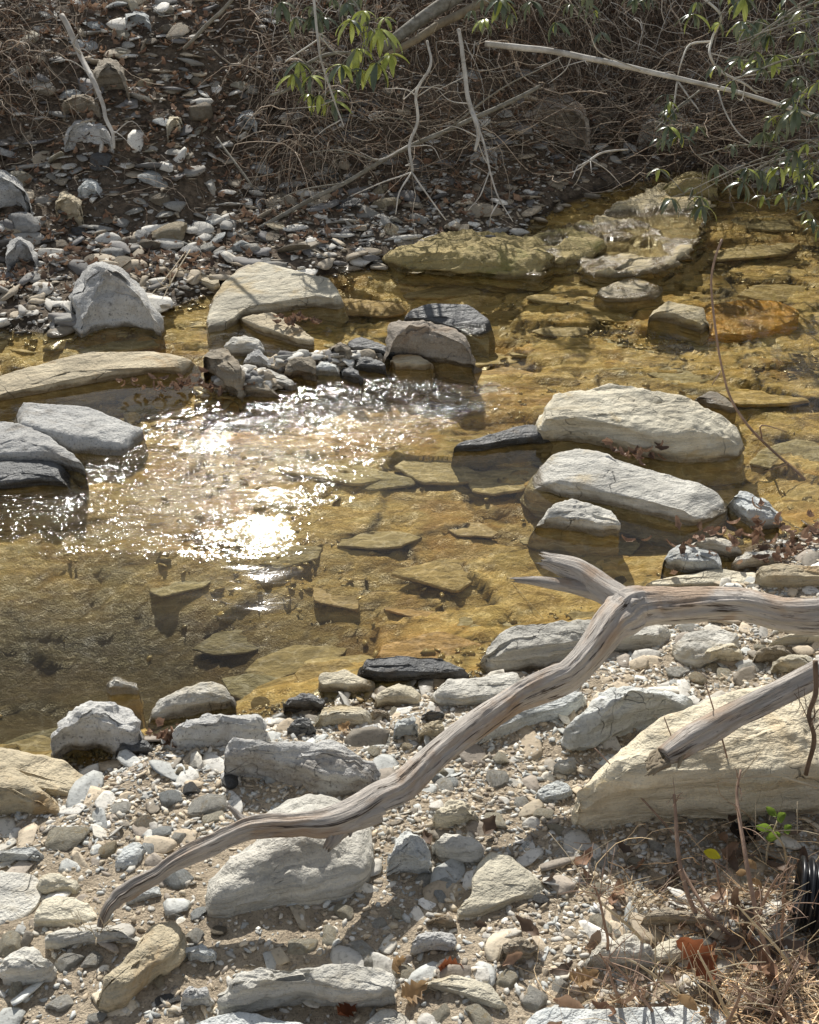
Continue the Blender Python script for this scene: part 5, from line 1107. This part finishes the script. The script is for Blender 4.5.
# ------------------------------------------------------------------ dry weeds at the lower right
def weed(label, pts, w, seed, nt=3, m='redstem', leaves=None, group='dry weed stalks at the lower right'):
    r_ = random.Random(seed); p = [P(a, b, z) for a, b, z in pts]; root = empty('dry_weed', tuple(p[0]), label, 'weed', group); off = tuple(-np.array(p[0]))
    b = Bag(); rd = [q/2*np.linalg.norm(a-CAM)/F for q, a in zip(w, p)]; V, F_, U = tube(p, rd, 6, 5, .1, .006, seed); b.add(V, F_, U); o = b.build('stem', M[m]); o.parent = root; o.location = off
    c = catmull(np.array(p), 5)
    for i in range(nt):
        e = c[r_.randint(len(c)//4, len(c)-2)]; d = np.array([r_.gauss(0, .06), r_.gauss(0, .05), r_.uniform(.0, .09)]); b = Bag(); V, F_, U = tube([e, e+d*.5+[0, 0, .01], e+d], [.0012, .001, .0006], 5, 3); b.add(V, F_, U)
        for k in range(2):
            t = np.random.default_rng(seed+k).normal(0, .03, 3); V, F_, U = tube([e+d*.5, e+d*.5+t*.5+[0, 0, .01], e+d*.5+t+[0, 0, .02]], [.0009, .0007, .0005], 4, 2); b.add(V, F_, U)
        o = b.build('twig', M[m]); o.parent = root; o.location = off
    if leaves:
        b = Bag()
        for (lx, ly, lz, s) in leaves[1]:
            V, F_ = leaf_shape(s, s*.6, .4, 6); b.add(V@rotm(r_.uniform(.6, 1.4), .2, r_.uniform(-1, 1)).T+P(lx, ly, lz), F_)
        o = b.build('foliage', M[leaves[0]]); o.parent = root; o.location = off
weed('thin straight stalk crossing the lower left of the giant boulder', [(680,845,.16),(640,795,.26),(595,746,.36)], [2.2,1.8,1.2], 1, 0)
weed('short thin stalk standing left of the splintered limb end', [(690,800,.2),(684,770,.3),(664,716,.42)], [2,1.6,1.2], 2, 0)
weed('thin stalk crossing the broken limb', [(736,800,.2),(731,770,.32),(720,730,.44),(706,684,.56)], [2.2,2,1.8,1.2], 3, 0)
weed('dark curled weed hanging at the right edge over the giant boulder', [(806,775,.36),(812,740,.46),(809,715,.52),(817,690,.58),(816,660,.64)], [4,4.5,4.5,5,5], 4, 6, 'brownbark')
weed('stout reddish stalk in front of the giant boulder, left one', [(700,930,.2),(686,888,.28),(676,840,.34),(674,795,.40)], [5,4.5,4,3], 5, 4)
weed('stout reddish stalk in front of the giant boulder, right one', [(778,990,.2),(762,930,.32),(745,850,.42),(738,800,.46),(742,770,.5)], [5,4.5,4,3,2], 6, 5)
weed('pale horizontal twig crossing the front of the giant boulder', [(850,800,.40),(800,780,.42),(760,775,.43),(712,783,.42)], [2.5,2.2,2,1.2], 7, 2, 'straw')
weed('long brown stem slanting from the giant boulder to bottom corner', [(680,862,.28),(710,915,.24),(745,945,.22),(790,970,.24),(840,1000,.26)], [3,4,4,4.5,5], 8, 5)
weed('green-leaved seedling in front of the red stalks', [(765,880,.16),(768,850,.24),(778,820,.30)], [2.5,2,1.4], 9, 2, 'straw', ('greenleaf', [(778,818,.31,.04),(770,835,.28,.045),(785,830,.3,.035),(764,826,.3,.04),(772,812,.33,.03)]))
weed('weed stalk bearing one bright yellow leaf', [(722,905,.2),(716,880,.26),(714,858,.32)], [2.5,2,1.5], 10, 2, 'redstem', ('yellowleaf', [(712,853,.33,.038)]))
weed('pale-leaved weed beside the giant boulder foot', [(790,870,.2),(782,845,.28),(770,828,.34)], [2.5,2,1.4], 11, 2, 'straw', ('tanleaf', [(740,872,.24,.03),(758,882,.24,.03),(752,864,.26,.03)]))
weed('low sprout with yellow-green leaves near the bottom edge', [(676,1030,.16),(680,1018,.2),(683,1010,.24)], [2.5,2,1.5], 12, 1, 'straw', ('yellowleaf', [(679,1016,.24,.035),(672,1000,.22,.03),(606,1006,.16,.02)]))
weed('pale bleached leaf stalk near the bottom edge', [(716,1040,.2),(708,1015,.27),(690,1000,.3)], [2.5,2,1.5], 13, 2, 'straw', ('tanleaf', [(689,1000,.31,.045),(702,1012,.28,.03)]))
weed('tiny green seedling on the sand beside the triangular slab', [(513,925,.13),(515,921,.15),(517,916,.17)], [1.5,1.2,1], 14, 0, 'straw', ('greenleaf', [(512,915,.16,.022),(519,918,.16,.02),(515,922,.15,.02),(522,924,.15,.018)]), None)
weed('small brown-green plant on the sand by the weeds', [(597,905,.15),(595,898,.18),(592,892,.21)], [1.5,1.2,1], 15, 3, 'straw', ('greenleaf', [(596,900,.17,.022),(606,904,.16,.02),(612,898,.16,.02)]))
weed('little straw tuft below the driftwood tip', [(100,948,.14),(98,938,.17),(96,930,.2)], [1.5,1.2,1], 16, 7, 'straw', None, None)
extra = [('leaning left', 620, 985), ('leaning right', 660, 1000), ('bent over', 610, 940), ('upright', 735, 1010), ('forked', 700, 990), ('slim', 760, 1020), ('crooked', 790, 1010), ('tall', 800, 960), ('low', 650, 930), ('curving', 745, 930), ('dark', 780, 930), ('short', 720, 1020)]
r_ = random.Random(9)
for i, (wd, px, py) in enumerate(extra):
    a, b = px, py+20; dx = r_.uniform(-50, 30); h = r_.uniform(.18, .42)
    weed(f'{wd} bare reddish weed stalk ' + ['beside the large folded leaf', 'over the wide bottom-edge slab', 'left of the lumpy weed rocks', 'below the long brown stem', 'just right of the folded leaf', 'at the bottom right', 'near the bottom right corner', 'before the black pipe', 'by the long stone in the weeds', 'under the two stout stalks', 'left of the black pipe', 'at the bottom edge'][i],
         [(a, b, .18), (a+dx*.4, b-h*60, .18+h*.4), (a+dx, b-h*130, .18+h*.7), (a+dx*1.6, b-h*190, .18+h*.9)], [3.5, 3, 2.5, 1.5], 100+i, 5, r_.choice(['redstem', 'redstem', 'straw']))
def samp_w(n, nr):
    x = []; y = []; z = []
    for _ in range(n):
        px, py = nr.uniform(560, 900), nr.uniform(810, 1080)
        if nr.random() > ((px-540)/280)*((py-780)/200): continue
        q = P(px, py, .2); x.append(q[0]); y.append(q[1]); z.append(.2+nr.uniform(-.04, .02))
    return np.array(x), np.array(y), np.array(z)
tangle('dry_grass', 'tangled straw-coloured dead grass at the lower right', 1100, samp_w, 41, .08, .32, -.02, (.0006, .0016), 'straw', .1, 1.2)
tangle('dry_grass', 'arching dry stems over the weeds in the lower right corner', 90, samp_w, 42, .3, .55, -.0, (.001, .002), 'straw', .1, 1.0)

# ------------------------------------------------------------------ woods above the far bank (shade and reflections)
def tree(label, x, y, h, seed, spread=1.3, leafy=900):
    r_ = random.Random(seed); z0 = gz(x, y)-.1; root = empty('tree', (x, y, z0), label, 'tree', 'trees above the far bank'); b = Bag(); L = Bag()
    V, F_, U = tube([(0, 0, 0), (r_.gauss(0, .1), -.1, h*.4), (r_.gauss(0, .2), -.3, h*.75), (r_.gauss(0, .3), -.5, h)], [.11, .09, .06, .02], 10, 6, .1, .05, seed); b.add(V, F_, U)
    tips = []
    for i in range(26):
        t = r_.uniform(.35, 1); a = r_.uniform(0, 6.28); p0 = np.array([0, -.5*t*t, h*t]); l = spread*r_.uniform(.5, 1.1)*(1.2-t*.6); p2 = p0+[math.cos(a)*l, math.sin(a)*l, r_.uniform(-.1, .5)]; p1 = (p0+p2)/2+[0, 0, .12]
        V, F_, U = tube([p0, p1, p2], [.03, .018, .006], 6, 4, .1, .05, seed+i); b.add(V, F_, U); c = catmull(np.array([p0, p1, p2]), 6); tips += [c[k] for k in range(4, len(c))]
    o = b.build('trunk', M['greybark']); o.parent = root
    n = leafy; V0, F0 = leaf_shape(1, .35, -.3, 3); F0 = np.array(F0); Vs = []; T = []
    for i in range(n):
        e = tips[r_.randrange(len(tips))]+np.array([r_.gauss(0, .16), r_.gauss(0, .16), r_.gauss(0, .12)])*(spread/1.3); s = r_.uniform(.08, .14)*(3.2 if spread > 3 else 1)
        Vs.append((V0*s)@rotm(r_.gauss(0, .5), r_.uniform(0, 1.2), r_.uniform(0, 6.28)).T+e); T.append(np.tile((1, 1, 1), (len(V0), 1)))
    o = fast_mesh('crown', np.vstack(Vs), (F0[None]+(np.arange(n)*len(V0))[:, None, None]).reshape(-1, 4), M['rhodo'], np.vstack(T), True); o.parent = root
for i, (x, y, h, n_, wd) in enumerate([(-4.0, 10.6, 1.8, 220, 'young evergreen tree at the far left above the bank'), (3.0, 10.2, 2.0, 900, 'young dense evergreen tree behind the right shrub'), (4.6, 9.6, 2.2, 1100, 'young evergreen tree at the far right')]):
    tree(wd, x, y, h, 200+i, 1.3, n_)
far = []
for i, x in enumerate([-13, -10.2, -7.5, -4.6, -1.8, 1.2, 4.2, 7.0, 10.0, 13.2]):
    tree(['leftmost', 'second from the left', 'third from the left', 'fourth from the left', 'fifth from the left', 'sixth from the left', 'seventh from the left', 'eighth from the left', 'ninth from the left', 'rightmost'][i]+' tall tree in the wood behind the bank', x, 23+1.5*math.sin(i*2.1), 4.6+.6*math.sin(i*1.7), 230+i, 3.6, 2600)
    t = [o for o in bpy.data.objects if o.name.startswith('crown')][-1]
# ------------------------------------------------------------------ light
EL, AZ = math.radians(32.7), math.radians(-9.5)     # sun ahead of the camera, a little to the left
sd = np.array([math.sin(AZ)*math.cos(EL), math.cos(AZ)*math.cos(EL), math.sin(EL)])
sun = bpy.data.lights.new('sun', 'SUN'); sun.energy = 5.0; sun.angle = math.radians(.5); sun.color = (1, .96, .89)
so = bpy.data.objects.new('sun', sun); col.objects.link(so); so.rotation_euler = Vector(sd).to_track_quat('Z', 'Y').to_euler(); so.location = (0, 0, 10)
wd = bpy.data.worlds.new('World'); scene.world = wd; wd.use_nodes = True; nt = wd.node_tree; nt.nodes.clear(); b = NB(nt)
sky = nt.nodes.new('ShaderNodeTexSky'); sky.sky_type = 'NISHITA'; sky.sun_disc = False; sky.sun_elevation = EL; sky.sun_rotation = AZ; sky.dust_density = .2
hs = b.n('ShaderNodeHueSaturation', {'Saturation': .35, 'Color': sky.outputs[0]}).outputs[0]
b.n('ShaderNodeOutputWorld', {0: b.n('ShaderNodeBackground', {'Color': hs, 'Strength': .115}).outputs[0]})
scene.view_settings.view_transform = 'Standard'; scene.view_settings.look = 'None'; scene.view_settings.exposure = 0
scene.render.engine = 'CYCLES'; scene.render.resolution_x = W; scene.render.resolution_y = H
scene.cycles.transparent_max_bounces = 12; scene.cycles.max_bounces = 6; scene.cycles.sample_clamp_indirect = 4
